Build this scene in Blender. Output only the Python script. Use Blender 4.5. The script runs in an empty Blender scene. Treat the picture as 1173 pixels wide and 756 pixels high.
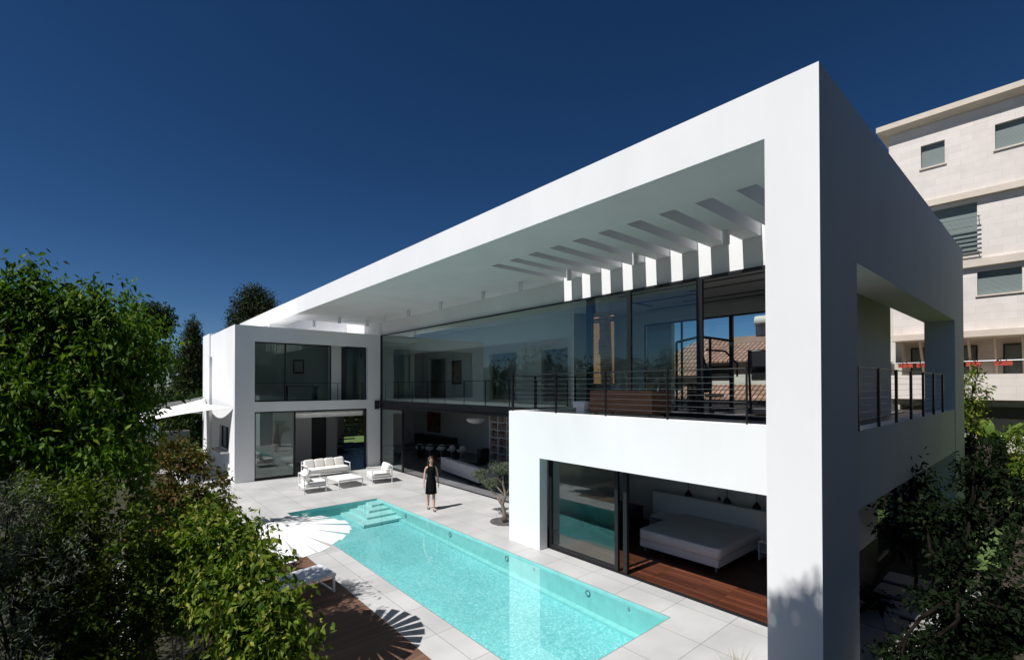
import bpy, bmesh, math, random
import numpy as np
from mathutils import Vector, Matrix, Euler
random.seed(7); RNG = np.random.default_rng(11)
sc = bpy.context.scene
C = bpy.context.scene.collection
R = math.radians
PI = math.pi
# ------------------------------------------------------------------ camera constants
FPX, YAW, PITCH, PPY, ROLL, H = 545.52, 0.711278, 0.0088731, 437.10, -0.0016021, 4.2
_F = np.array([math.sin(YAW), math.cos(YAW), 0.]); _R = np.array([math.cos(YAW), -math.sin(YAW), 0.]); _U = np.array([0, 0, 1.])
_f = _F*math.cos(PITCH)+_U*math.sin(PITCH); _u = _U*math.cos(PITCH)-_F*math.sin(PITCH)
_r = _R*math.cos(ROLL)+_u*math.sin(ROLL); _u2 = _u*math.cos(ROLL)-_R*math.sin(ROLL)
def at(px, py, d):
    """where a point seen in the photograph stands, d metres away along the view"""
    p = np.array([0, 0, H])+d*(_f+_r*(px-586.5)/FPX-_u2*(py-PPY)/FPX)
    return (float(p[0]), float(p[1]), float(p[2]))
cam = bpy.data.cameras.new('camera'); co = bpy.data.objects.new('camera', cam); C.objects.link(co)
m = Matrix(((_r[0], _u2[0], -_f[0], 0), (_r[1], _u2[1], -_f[1], 0), (_r[2], _u2[2], -_f[2], H), (0, 0, 0, 1)))
co.matrix_world = m
cam.sensor_width = 36; cam.sensor_fit = 'HORIZONTAL'; cam.lens = FPX/1173*36
cam.shift_y = (PPY-378)/1173; cam.clip_end = 3000; cam.clip_start = .05
sc.camera = co
# ------------------------------------------------------------------ light
SUN = Vector((-.66, .035, 1.0)).normalized()
elev = math.asin(SUN.z); az = math.atan2(SUN.x, SUN.y)
w = bpy.data.worlds.new('World'); sc.world = w; w.use_nodes = True
nt = w.node_tree; nt.nodes.clear()
sky = nt.nodes.new('ShaderNodeTexSky'); sky.sky_type = 'NISHITA'; sky.sun_disc = False
sky.sun_elevation = elev; sky.sun_rotation = az; sky.altitude = 900; sky.air_density = .75; sky.dust_density = .15; sky.ozone_density = 3.6
gm = nt.nodes.new('ShaderNodeGamma'); gm.inputs[1].default_value = 1.2; nt.links.new(sky.outputs[0], gm.inputs[0])
hs = nt.nodes.new('ShaderNodeHueSaturation'); hs.inputs['Saturation'].default_value = 1.15; hs.inputs['Value'].default_value = .60
bg = nt.nodes.new('ShaderNodeBackground'); bg.inputs[1].default_value = .05
wo = nt.nodes.new('ShaderNodeOutputWorld')
nt.links.new(gm.outputs[0], hs.inputs['Color']); nt.links.new(hs.outputs[0], bg.inputs[0]); nt.links.new(bg.outputs[0], wo.inputs[0])
sl = bpy.data.lights.new('sun', 'SUN'); sl.energy = 4.6; sl.angle = R(.5); sl.color = (1, .975, .94)
so = bpy.data.objects.new('sun', sl); C.objects.link(so); so.rotation_euler = SUN.to_track_quat('Z', 'Y').to_euler(); so.location = (-20, 0, 40)
vs = sc.view_settings; vs.view_transform = 'Standard'; vs.look = 'None'; vs.exposure = .42; vs.gamma = 1; vs.use_curve_mapping = False
sc.render.engine = 'CYCLES'
cy = sc.cycles; cy.use_denoising = True; cy.max_bounces = 8; cy.diffuse_bounces = 6; cy.glossy_bounces = 4; cy.transparent_max_bounces = 24; cy.transmission_bounces = 6
cy.caustics_reflective = False; cy.caustics_refractive = False; cy.sample_clamp_indirect = 10
# ------------------------------------------------------------------ materials
def new_mat(name):
    mt = bpy.data.materials.new(name); mt.use_nodes = True; n = mt.node_tree; n.nodes.clear()
    o = n.nodes.new('ShaderNodeOutputMaterial'); return mt, n, o
def mat(name, col, rough=.6, var=.06, scale=3., bump=0., bscale=40., metal=0., spec=.4, col2=None, stretch=(1, 1, 1), detail=4):
    mt, n, o = new_mat(name); N = n.nodes.new; L = n.links.new
    p = N('ShaderNodeBsdfPrincipled'); p.inputs['Roughness'].default_value = rough; p.inputs['Metallic'].default_value = metal
    p.inputs['Specular IOR Level'].default_value = spec
    tc = N('ShaderNodeTexCoord'); mp = N('ShaderNodeMapping'); mp.inputs['Scale'].default_value = stretch; L(tc.outputs['Object'], mp.inputs[0])
    ns = N('ShaderNodeTexNoise'); ns.inputs['Scale'].default_value = scale; ns.inputs['Detail'].default_value = detail; L(mp.outputs[0], ns.inputs['Vector'])
    mx = N('ShaderNodeMixRGB')
    c2 = col2 or tuple(min(1, c*(1+var)) for c in col); c1 = col if col2 else tuple(c*(1-var) for c in col)
    mx.inputs[1].default_value = (*c1, 1); mx.inputs[2].default_value = (*c2, 1)
    rp = N('ShaderNodeMapRange'); rp.inputs[1].default_value = .3; rp.inputs[2].default_value = .7; L(ns.outputs[0], rp.inputs[0]); L(rp.outputs[0], mx.inputs[0])
    L(mx.outputs[0], p.inputs['Base Color'])
    if bump:
        n2 = N('ShaderNodeTexNoise'); n2.inputs['Scale'].default_value = bscale; n2.inputs['Detail'].default_value = 3; L(mp.outputs[0], n2.inputs['Vector'])
        b = N('ShaderNodeBump'); b.inputs['Strength'].default_value = bump; b.inputs['Distance'].default_value = .01; L(n2.outputs[0], b.inputs['Height']); L(b.outputs[0], p.inputs['Normal'])
    L(p.outputs[0], o.inputs[0]); return mt
def brick_mat(name, c1, c2, mortar, bw, rh, ms, offset=.5, rough=.7, axis='xy', shift=(0, 0, 0), bump=.2, noise=.25, nscale=1.2, msmooth=.1):
    mt, n, o = new_mat(name); N = n.nodes.new; L = n.links.new
    p = N('ShaderNodeBsdfPrincipled'); p.inputs['Roughness'].default_value = rough; p.inputs['Specular IOR Level'].default_value = .35
    tc = N('ShaderNodeTexCoord'); mp = N('ShaderNodeMapping')
    mp.inputs['Location'].default_value = shift
    sp = N('ShaderNodeSeparateXYZ'); cb = N('ShaderNodeCombineXYZ'); L(tc.outputs['Object'], sp.inputs[0])
    idx = {'x': 0, 'y': 1, 'z': 2}
    L(sp.outputs[idx[axis[0]]], cb.inputs[0]); L(sp.outputs[idx[axis[1]]], cb.inputs[1]); L(cb.outputs[0], mp.inputs[0])
    b = N('ShaderNodeTexBrick'); b.offset = offset; b.inputs['Scale'].default_value = 1; b.inputs['Brick Width'].default_value = bw; b.inputs['Row Height'].default_value = rh
    b.inputs['Mortar Size'].default_value = ms; b.inputs['Mortar Smooth'].default_value = msmooth; b.inputs['Bias'].default_value = 0
    b.inputs['Color1'].default_value = (*c1, 1); b.inputs['Color2'].default_value = (*c2, 1); b.inputs['Mortar'].default_value = (*mortar, 1)
    L(mp.outputs[0], b.inputs['Vector'])
    ns = N('ShaderNodeTexNoise'); ns.inputs['Scale'].default_value = nscale; ns.inputs['Detail'].default_value = 6; L(tc.outputs['Object'], ns.inputs['Vector'])
    rp = N('ShaderNodeMapRange'); rp.inputs[1].default_value = .3; rp.inputs[2].default_value = .7; rp.inputs[3].default_value = 1-noise; rp.inputs[4].default_value = 1+noise*.3; L(ns.outputs[0], rp.inputs[0])
    mx = N('ShaderNodeMixRGB'); mx.blend_type = 'MULTIPLY'; mx.inputs[0].default_value = 1; L(b.outputs[0], mx.inputs[1]); L(rp.outputs[0], mx.inputs[2])
    L(mx.outputs[0], p.inputs['Base Color'])
    bp = N('ShaderNodeBump'); bp.invert = True; bp.inputs['Strength'].default_value = bump; bp.inputs['Distance'].default_value = .01; L(b.outputs['Fac'], bp.inputs['Height']); L(bp.outputs[0], p.inputs['Normal'])
    L(p.outputs[0], o.inputs[0]); return mt
def glass_mat(name, tint, base, gain, rough=0.):
    mt, n, o = new_mat(name); N = n.nodes.new; L = n.links.new
    t = N('ShaderNodeBsdfTransparent'); t.inputs[0].default_value = (*tint, 1)
    g = N('ShaderNodeBsdfGlossy'); g.inputs['Roughness'].default_value = rough; g.inputs[0].default_value = (.86, .95, .93, 1)
    lw = N('ShaderNodeLayerWeight'); lw.inputs[0].default_value = .5
    pw = N('ShaderNodeMath'); pw.operation = 'POWER'; pw.inputs[1].default_value = 3.; L(lw.outputs['Facing'], pw.inputs[0])
    ma = N('ShaderNodeMath'); ma.operation = 'MULTIPLY_ADD'; ma.inputs[1].default_value = gain; ma.inputs[2].default_value = base; ma.use_clamp = True; L(pw.outputs[0], ma.inputs[0])
    mx = N('ShaderNodeMixShader'); L(ma.outputs[0], mx.inputs[0]); L(t.outputs[0], mx.inputs[1]); L(g.outputs[0], mx.inputs[2]); L(mx.outputs[0], o.inputs[0])
    return mt
def water_mat():
    mt = glass_mat('pool_water', (.86, .98, .975), .02, .75); n = mt.node_tree; N = n.nodes.new; L = n.links.new
    g = [x for x in n.nodes if x.type == 'BSDF_GLOSSY'][0]
    tc = N('ShaderNodeTexCoord'); ns = N('ShaderNodeTexNoise'); ns.inputs['Scale'].default_value = 2.2; ns.inputs['Detail'].default_value = 2; L(tc.outputs['Object'], ns.inputs['Vector'])
    b = N('ShaderNodeBump'); b.inputs['Strength'].default_value = .05; b.inputs['Distance'].default_value = .02; L(ns.outputs[0], b.inputs['Height']); L(b.outputs[0], g.inputs['Normal'])
    return mt
def leaf_mat(name, c1, c2, c3=None, trans=.28, rough=.6, spec=.14):
    mt, n, o = new_mat(name); N = n.nodes.new; L = n.links.new
    p = N('ShaderNodeBsdfPrincipled'); p.inputs['Roughness'].default_value = rough; p.inputs['Specular IOR Level'].default_value = spec
    gi = N('ShaderNodeNewGeometry'); cr = N('ShaderNodeValToRGB'); cr.color_ramp.elements[0].color = (*c1, 1); cr.color_ramp.elements[1].color = (*c2, 1)
    cr.color_ramp.elements[1].position = .8
    if c3: e = cr.color_ramp.elements.new(.93); e.color = (*c3, 1)
    L(gi.outputs['Random Per Island'], cr.inputs[0]); L(cr.outputs[0], p.inputs['Base Color'])
    t = N('ShaderNodeBsdfTranslucent'); mg = N('ShaderNodeMixRGB'); mg.blend_type = 'MULTIPLY'; mg.inputs[0].default_value = 1; mg.inputs[2].default_value = (1.3, 1.5, .5, 1); L(cr.outputs[0], mg.inputs[1]); L(mg.outputs[0], t.inputs[0])
    mx = N('ShaderNodeMixShader'); mx.inputs[0].default_value = trans; L(p.outputs[0], mx.inputs[1]); L(t.outputs[0], mx.inputs[2]); L(mx.outputs[0], o.inputs[0]); return mt
def plank_mat(name, c1, c2, groove, pitch, rough=.5, length=2.2, axis='xy', spec=.4):
    mt = brick_mat(name, c1, c2, groove, length, pitch, .004, .37, rough, axis, bump=.5, noise=.35, nscale=3.)
    ns = [x for x in mt.node_tree.nodes if x.type == 'TEX_NOISE'][0]
    N = mt.node_tree.nodes.new; mp = N('ShaderNodeMapping'); mp.inputs['Scale'].default_value = (.4, 6, 6) if axis[0] == 'x' else (6, .4, 6)
    tc = [x for x in mt.node_tree.nodes if x.type == 'TEX_COORD'][0]
    mt.node_tree.links.new(tc.outputs['Object'], mp.inputs[0]); mt.node_tree.links.new(mp.outputs[0], ns.inputs['Vector'])
    return mt
def tile_mosaic():
    mt, n, o = new_mat('pool_mosaic'); N = n.nodes.new; L = n.links.new
    p = N('ShaderNodeBsdfPrincipled'); p.inputs['Roughness'].default_value = .35
    tc = N('ShaderNodeTexCoord'); vo = N('ShaderNodeTexVoronoi'); vo.voronoi_dimensions = '2D'; vo.inputs['Scale'].default_value = 27; vo.inputs['Randomness'].default_value = .5; L(tc.outputs['Object'], vo.inputs['Vector'])
    cr = N('ShaderNodeValToRGB'); cr.color_ramp.elements[0].color = (.13, .44, .46, 1); cr.color_ramp.elements[1].color = (.42, .70, .71, 1)
    e = cr.color_ramp.elements.new(.6); e.color = (.24, .57, .59, 1)
    L(vo.outputs['Color'], cr.inputs[0])
    ns = N('ShaderNodeTexNoise'); ns.inputs['Scale'].default_value = .8; ns.inputs['Detail'].default_value = 3; L(tc.outputs['Object'], ns.inputs['Vector'])
    rp = N('ShaderNodeMapRange'); rp.inputs[1].default_value = .3; rp.inputs[2].default_value = .7; rp.inputs[3].default_value = .9; rp.inputs[4].default_value = 1.05; L(ns.outputs[0], rp.inputs[0])
    mx = N('ShaderNodeMixRGB'); mx.blend_type = 'MULTIPLY'; mx.inputs[0].default_value = 1; L(cr.outputs[0], mx.inputs[1]); L(rp.outputs[0], mx.inputs[2]); L(mx.outputs[0], p.inputs['Base Color'])
    L(p.outputs[0], o.inputs[0]); return mt
M = {}
M['plaster'] = mat('white_plaster', (.765, .77, .775), .75, .04, .9, .08, 60, spec=.2, detail=8, stretch=(1, 1, .35))
M['plaster_in'] = mat('interior_plaster', (.70, .69, .68), .8, .02, .8, spec=.2)
M['black'] = mat('black_aluminium', (.012, .012, .014), .4, .1, 5)
M['steel'] = mat('dark_steel_beam', (.03, .028, .03), .5, .15, 2)
M['white_paint'] = mat('white_powder_coat', (.80, .80, .80), .4, .02, 4)
M['fabric'] = mat('white_outdoor_fabric', (.80, .775, .74), .9, .03, 6, .25, 300, spec=.15)
M['fabric_grey'] = mat('pale_grey_fabric', (.50, .49, .50), .9, .05, 6, .2, 200, spec=.15)
M['bedding'] = mat('white_bedding', (.80, .80, .82), .85, .03, 3, .15, 60, spec=.15)
M['paving'] = brick_mat('grey_porcelain_paving', (.49, .484, .478), (.445, .44, .437), (.17, .165, .16), 1.03, 1.03, .005, 0., .45, 'xy', (-.2+.0, -4.93+1.03*20, 0), .15, .2, .9)
M['paving_white'] = mat('white_slab', (.34, .335, .33), .6, .06, 2)
M['floor_in'] = brick_mat('polished_grey_floor', (.20, .20, .21), (.18, .18, .19), (.08, .08, .08), 1.2, 1.2, .004, 0., .25, 'xy')
M['wood_floor'] = plank_mat('dark_red_wood_floor', (.15, .05, .025), (.065, .02, .011), (.010, .005, .004), .13, .32, 1.5, 'yx')
M['deck'] = plank_mat('brown_deck_boards', (.20, .105, .068), (.145, .078, .050), (.015, .010, .007), .12, .6, 2.4, 'xy')
M['walnut'] = mat('walnut_board', (.20, .09, .045), .5, .2, 2, stretch=(1, 1, 12), col2=(.32, .15, .08))
M['blind'] = mat('cedar_slats', (.48, .22, .11), .55, .3, 2, col2=(.60, .32, .17), stretch=(1, 1, 8))
M['glass'] = glass_mat('tinted_glass', (.86, .915, .90), .045, .60)
M['glass_mirror'] = glass_mat('reflective_glass', (.84, .90, .88), .095, .60); M['glass_clear'] = glass_mat('clear_glass', (.88, .93, .92), .035, .6)
M['glass_fence'] = mat('frosted_glass_screen', (.60, .66, .76), .15, .05, 1, spec=.6)
M['pool_ring'] = mat('pool_fitting', (.06, .17, .17), .4); M['pool_step'] = mat('pool_step_tile', (.42, .70, .69), .4, .06, 6); M['pool_wall'] = mat('pool_wall_tile', (.26, .56, .55), .4, .08, 6); M['water'] = water_mat(); M['mosaic'] = tile_mosaic()
M['cable'] = mat('steel_cable', (.16, .16, .17), .35, .05, 4, metal=.8)
M['stone'] = brick_mat('pale_limestone_cladding', (.67, .615, .57), (.62, .565, .52), (.52, .47, .43), .85, .32, .005, .5, .8, 'yz', noise=.06, nscale=2.5)
M['stone_plain'] = mat('cream_stone_trim', (.56, .49, .41), .8, .06, 2)
M['shutter'] = brick_mat('grey_green_roller_shutter', (.20, .245, .235), (.19, .235, .225), (.10, .125, .12), 40., .055, .012, 0., .5, 'yz', bump=.4, noise=.05)
M['soil'] = mat('dark_soil', (.035, .026, .018), .95, .3, 4, .6, 20)
M['ground'] = mat('garden_earth', (.018, .022, .009), .95, .3, .8, .5, 12, col2=(.035, .030, .017))
M['lawn'] = mat('lawn_green', (.055, .10, .022), .9, .3, 3, .8, 80, col2=(.09, .135, .035))
M['road'] = mat('pale_concrete', (.33, .32, .30), .85, .1, 1.5, .2, 30)
M['roof_tile'] = brick_mat('terracotta_roof_tiles', (.29, .165, .12), (.37, .22, .165), (.08, .04, .03), .24, .34, .035, .0, .8, 'yx', bump=1., noise=.3)
M['gravel'] = mat('dark_pebbles', (.03, .028, .028), .8, .4, 30, 1., 60, col2=(.16, .15, .15))
M['bark'] = mat('grey_bark', (.13, .10, .075), .9, .3, 8, .8, 40, stretch=(1, 1, .3), col2=(.24, .19, .15))
M['bark_dark'] = mat('dark_bark', (.013, .010, .008), .95, .3, 8, .8, 30, spec=.05, stretch=(1, 1, .3))
M['bark_pale'] = mat('pale_bark', (.30, .25, .20), .9, .3, 8, .5, 40, stretch=(1, 1, .3))
M['leaf_big'] = leaf_mat('broadleaf_green', (.018, .055, .006), (.085, .16, .012), (.15, .20, .018))
M['leaf_vine'] = leaf_mat('vine_leaf', (.020, .055, .006), (.14, .20, .018), (.26, .26, .05))
M['leaf_berry'] = leaf_mat('russet_green_leaf', (.03, .045, .008), (.11, .095, .02), (.17, .07, .025))
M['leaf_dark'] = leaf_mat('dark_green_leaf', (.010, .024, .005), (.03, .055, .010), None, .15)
M['leaf_olive'] = leaf_mat('olive_leaf', (.05, .065, .04), (.14, .165, .115), None, .08, .5)
M['leaf_lime'] = leaf_mat('lime_leaf', (.05, .12, .012), (.10, .19, .018), None)
M['leaf_yellow'] = leaf_mat('small_yellowgreen_leaf', (.022, .05, .006), (.10, .145, .014), None)
M['needle'] = leaf_mat('conifer_needle', (.014, .027, .007), (.042, .055, .016), None, .05, .7, .2)
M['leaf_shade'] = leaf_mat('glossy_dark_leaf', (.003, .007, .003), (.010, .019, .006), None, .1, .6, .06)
M['palm'] = leaf_mat('strelitzia_leaf', (.06, .11, .02), (.10, .16, .03), None)
M['grassy'] = leaf_mat('ornamental_grass', (.14, .15, .06), (.28, .25, .13), None)
M['hedge'] = leaf_mat('hedge_leaf', (.05, .10, .012), (.11, .17, .02), (.18, .18, .03))
M['skin'] = mat('skin', (.52, .31, .22), .55, .04, 8)
M['dress'] = mat('black_dress', (.006, .006, .007), .95, .2, 20, spec=.1)
M['hair'] = mat('dark_brown_hair', (.045, .018, .010), .45, .3, 40, stretch=(4, 4, .5))
M['shoe'] = mat('black_leather', (.02, .018, .018), .4)
M['eye'] = mat('eye_dark', (.03, .02, .015), .3); M['lip'] = mat('lips', (.40, .12, .10), .5)
M['red'] = mat('red_planter', (.40, .06, .035), .6, .2, 10)
M['rubber'] = mat('black_rubber', (.02, .02, .02), .7)
M['chrome'] = mat('machine_steel', (.45, .45, .47), .3, .05, 4, metal=.7)
M['screen'] = mat('picture_dark', (.06, .03, .02), .6, .5, 3, col2=(.35, .12, .05))
M['book'] = mat('book_spines', (.03, .04, .05), .6, .5, 14, col2=(.5, .35, .3), stretch=(1, 6, .2))
M['shade_white'] = mat('white_lampshade', (.75, .75, .72), .5)
M['cream'] = mat('cream_render', (.50, .48, .43), .85, .05, 2)
M['brown_wall'] = mat('brown_parapet', (.30, .20, .15), .85, .1, 2)
M['umbrella'] = mat('white_aluminium_blade', (.78, .78, .78), .4, .01, 2)
M['sling'] = mat('white_sling_mesh', (.72, .74, .78), .8, .02, 60, .2, 200)
M['sail'] = mat('white_sail_cloth', (.82, .81, .79), .8, .02, 2)
# ------------------------------------------------------------------ mesh builder
class MB:
    def __init__(s): s.v = []; s.f = []; s.m = []; s.cur = 0
    def add(s, vs, fs, mi=None):
        b = len(s.v); s.v += [tuple(map(float, v)) for v in vs]
        for f in fs: s.f.append(tuple(i+b for i in f)); s.m.append(s.cur if mi is None else mi)
    def box(s, x0, y0, z0, x1, y1, z1, mi=None, M4=None):
        vs = [(x0, y0, z0), (x1, y0, z0), (x1, y1, z0), (x0, y1, z0), (x0, y0, z1), (x1, y0, z1), (x1, y1, z1), (x0, y1, z1)]
        if M4 is not None: vs = [tuple(M4 @ Vector(v)) for v in vs]
        s.add(vs, [(0, 3, 2, 1), (4, 5, 6, 7), (0, 1, 5, 4), (1, 2, 6, 5), (2, 3, 7, 6), (3, 0, 4, 7)], mi)
    def tube(s, pts, rs, n=8, mi=None, cap=True):
        pts = [Vector(p) for p in pts]
        if not hasattr(rs, '__len__'): rs = [rs]*len(pts)
        rings = []; b = len(s.v); up = None
        for i, p in enumerate(pts):
            d = (pts[min(i+1, len(pts)-1)]-pts[max(i-1, 0)]).normalized()
            if up is None: up = Vector((0, 0, 1)) if abs(d.z) < .9 else Vector((1, 0, 0))
            a = d.cross(up).normalized(); c = a.cross(d).normalized(); up = c
            rings.append([p+(a*math.cos(2*PI*k/n)+c*math.sin(2*PI*k/n))*rs[i] for k in range(n)])
        vs = [v for r in rings for v in r]; fs = []
        for i in range(len(pts)-1):
            for k in range(n):
                k2 = (k+1) % n; fs.append((i*n+k, i*n+k2, (i+1)*n+k2, (i+1)*n+k))
        if cap: fs.append(tuple(range(n))[::-1]); fs.append(tuple((len(pts)-1)*n+k for k in range(n)))
        s.add(vs, fs, mi)
    def ell(s, c, r, nu=12, nv=8, mi=None, M4=None, fz=None):
        vs = []; fs = []
        for j in range(nv+1):
            t = PI*j/nv
            for i in range(nu):
                a = 2*PI*i/nu; v = Vector((r[0]*math.sin(t)*math.cos(a), r[1]*math.sin(t)*math.sin(a), r[2]*math.cos(t)))
                if fz: v = fz(v)
                if M4 is not None: v = M4 @ v
                vs.append(v+Vector(c))
        for j in range(nv):
            for i in range(nu):
                i2 = (i+1) % nu; fs.append((j*nu+i, (j+1)*nu+i, (j+1)*nu+i2, j*nu+i2))
        s.add(vs, fs, mi)
    def soft(s, x0, y0, z0, x1, y1, z1, puff=.03, n=6, mi=None, M4=None, e=.28):
        """a stuffed cushion: superellipsoid box"""
        cx, cy_, cz = (x0+x1)/2, (y0+y1)/2, (z0+z1)/2; a, b, c = (x1-x0)/2, (y1-y0)/2, (z1-z0)/2
        sg = lambda v, p: math.copysign(abs(v)**p, v)
        vs = []; fs = []; nu, nv = 24, 12
        for j in range(nv+1):
            t = -PI/2+PI*j/nv
            for i in range(nu):
                u = 2*PI*i/nu
                v = Vector((cx+a*sg(math.cos(t), e)*sg(math.cos(u), e), cy_+b*sg(math.cos(t), e)*sg(math.sin(u), e), cz+c*sg(math.sin(t), e*1.4)))
                if M4 is not None: v = M4 @ v
                vs.append(v)
        for j in range(nv):
            for i in range(nu):
                i2 = (i+1) % nu; fs.append((j*nu+i, j*nu+i2, (j+1)*nu+i2, (j+1)*nu+i))
        s.add(vs, fs, mi)
    def plate(s, ax, t0, t1, us, vs_, hole=lambda u, v: False, mi=None):
        """slab with holes; ax = thickness axis; us, vs_ = breakpoints on the two others; hole(u,v) at cell centres"""
        o = [i for i in range(3) if i != ax]
        def P(u, v, t):
            p = [0, 0, 0]; p[o[0]] = u; p[o[1]] = v; p[ax] = t; return p
        nu, nv = len(us)-1, len(vs_)-1
        sol = lambda i, j: 0 <= i < nu and 0 <= j < nv and not hole((us[i]+us[i+1])/2, (vs_[j]+vs_[j+1])/2)
        for i in range(nu):
            for j in range(nv):
                if not sol(i, j): continue
                u0, u1, v0, v1 = us[i], us[i+1], vs_[j], vs_[j+1]
                a = [P(u0, v0, t0), P(u1, v0, t0), P(u1, v1, t0), P(u0, v1, t0)]; b = [P(u0, v0, t1), P(u1, v0, t1), P(u1, v1, t1), P(u0, v1, t1)]
                s.add(a, [(3, 2, 1, 0)], mi); s.add(b, [(0, 1, 2, 3)], mi)
                if not sol(i, j-1): s.add([a[0], a[1], b[1], b[0]], [(0, 1, 2, 3)], mi)
                if not sol(i, j+1): s.add([a[2], a[3], b[3], b[2]], [(0, 1, 2, 3)], mi)
                if not sol(i-1, j): s.add([a[3], a[0], b[0], b[3]], [(0, 1, 2, 3)], mi)
                if not sol(i+1, j): s.add([a[1], a[2], b[2], b[1]], [(0, 1, 2, 3)], mi)
    def build(s, name, mats, parent=None, smooth=False, weld=True, bevel=0, loc=None):
        me = bpy.data.meshes.new(name)
        vs = s.v
        if loc: vs = [(x-loc[0], y-loc[1], z-loc[2]) for x, y, z in vs]
        me.from_pydata(vs, [], s.f)
        if not isinstance(mats, (list, tuple)): mats = [mats]
        for k in mats: me.materials.append(k)
        if len(mats) > 1: me.polygons.foreach_set('material_index', s.m)
        if weld:
            bm = bmesh.new(); bm.from_mesh(me); bmesh.ops.remove_doubles(bm, verts=bm.verts, dist=1e-5); bmesh.ops.recalc_face_normals(bm, faces=bm.faces); bm.to_mesh(me); bm.free()
        if smooth: me.polygons.foreach_set('use_smooth', [True]*len(me.polygons))
        me.update(); o = bpy.data.objects.new(name, me); C.objects.link(o)
        if loc: o.location = loc
        if parent: o.parent = parent
        if bevel:
            bv = o.modifiers.new('bevel', 'BEVEL'); bv.width = bevel; bv.segments = 2; bv.limit_method = 'ANGLE'
        return o
def tag(o, label=None, cat=None, group=None, kind=None):
    if label: o['label'] = label
    if cat: o['category'] = cat
    if group: o['group'] = group
    if kind: o['kind'] = kind
    return o
def empty(name, loc=(0, 0, 0), rz=0, label=None, cat=None, group=None):
    o = bpy.data.objects.new(name, None); C.objects.link(o); o.location = loc; o.rotation_euler = (0, 0, rz); o.empty_display_size = .2
    return tag(o, label, cat, group)
def struct(o): o['kind'] = 'structure'; return o
KIDS = {}
def copy_tree(o, parent=None):
    c = o.copy(); C.objects.link(c); c.parent = parent
    for ch in [x for x in bpy.data.objects if x.parent == o]: copy_tree(ch, c)
    return c
def one(name, mats, label, cat, fn, group=None, **kw):
    b = MB(); fn(b); return tag(b.build(name, mats, **kw), label, cat, group)
def part(name, mats, parent, fn, **kw):
    b = MB(); fn(b); return b.build(name, mats, parent, **kw)
# ------------------------------------------------------------------ foliage
def leaf_mesh(name, P, D, size, width, mt, parent=None, jitter=.3, rng=RNG, fold=.18, mats=None):
    n = len(P); D = D/np.linalg.norm(D, axis=1, keepdims=True)
    q = rng.normal(size=(n, 3)); S = np.cross(D, q); S /= np.linalg.norm(S, axis=1, keepdims=True)+1e-9; Nn = np.cross(S, D)
    L = size*(1+jitter*rng.uniform(-1, 1, n))[:, None]; W = L*width
    droop = np.zeros((n, 3)); droop[:, 2] = -1
    v0 = P; v1 = P+D*L*.42+S*W*.5+Nn*L*fold*.4; v2 = P+D*L*.42-S*W*.5+Nn*L*fold*.4; v3 = P+D*L+droop*L*.15; v4 = P+D*L*.45-Nn*L*.03
    V = np.stack([v0, v1, v3, v2, v4], 1).reshape(-1, 3)
    b = (np.arange(n)*5)[:, None]
    F = np.concatenate([b+np.array([[0, 4, 1]]), b+np.array([[4, 2, 1]]), b+np.array([[0, 3, 4]]), b+np.array([[4, 3, 2]])], 1).reshape(-1, 3)
    me = bpy.data.meshes.new(name); me.vertices.add(len(V)); me.vertices.foreach_set('co', V.astype(np.float32).ravel())
    me.loops.add(F.size); me.loops.foreach_set('vertex_index', F.ravel().astype(np.int32)); me.polygons.add(len(F))
    me.polygons.foreach_set('loop_start', (np.arange(len(F))*3).astype(np.int32)); me.update(calc_edges=True); me.materials.append(mt)
    o = bpy.data.objects.new(name, me); C.objects.link(o)
    if parent: o.parent = parent
    return o
def sprays(clumps, n, size, rng=RNG, per=7, spread=1.3, down=.35, shell=2.2, lift=0., sub=0, subr=.34):
    """leaf points along short twigs filling ellipsoid clumps; leaves point outwards and hang; sub > 0 breaks every clump into that many tufts with gaps between"""
    if sub:
        q = []
        for c in clumps:
            for i in range(sub):
                d = rng.normal(size=3); d /= np.linalg.norm(d); r = rng.uniform(.45, 1)**.6; k = subr*rng.uniform(.65, 1.25)
                q.append((c[0]+d[0]*r*c[3], c[1]+d[1]*r*c[4], c[2]+d[2]*r*c[5], c[3]*k, c[4]*k, c[5]*k*.8))
        clumps = q
    vol = np.array([c[3]*c[4]*c[5] for c in clumps])**.72; vol /= vol.sum(); Ps = []; Ds = []
    for c, k in zip(clumps, vol):
        m_ = max(2, int(n*k/per)); d = rng.normal(size=(m_, 3)); d[:, 2] += (.45 if sub else 0); d /= np.linalg.norm(d, axis=1, keepdims=True)
        lump = 1+.16*np.sin(d[:, 0]*5+c[0]*7)+.14*np.sin(d[:, 2]*6+c[1]*5)+.12*np.sin(d[:, 1]*7+c[2]*3)
        r = (rng.uniform(0, 1, m_)**(1/shell)*lump)[:, None]
        base = np.array(c[:3])+d*r*np.array(c[3:6]); tw = d+rng.normal(size=(m_, 3))*.7; tw[:, 2] += lift; tw /= np.linalg.norm(tw, axis=1, keepdims=True)
        for j in range(per):
            t = (j/per)*size*per*.32*spread
            Ps.append(base+tw*t+rng.normal(size=(m_, 3))*size*.18); dd = tw*.5+rng.normal(size=(m_, 3))*.75; dd[:, 2] -= down; Ds.append(dd)
    return np.concatenate(Ps), np.concatenate(Ds)
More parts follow.
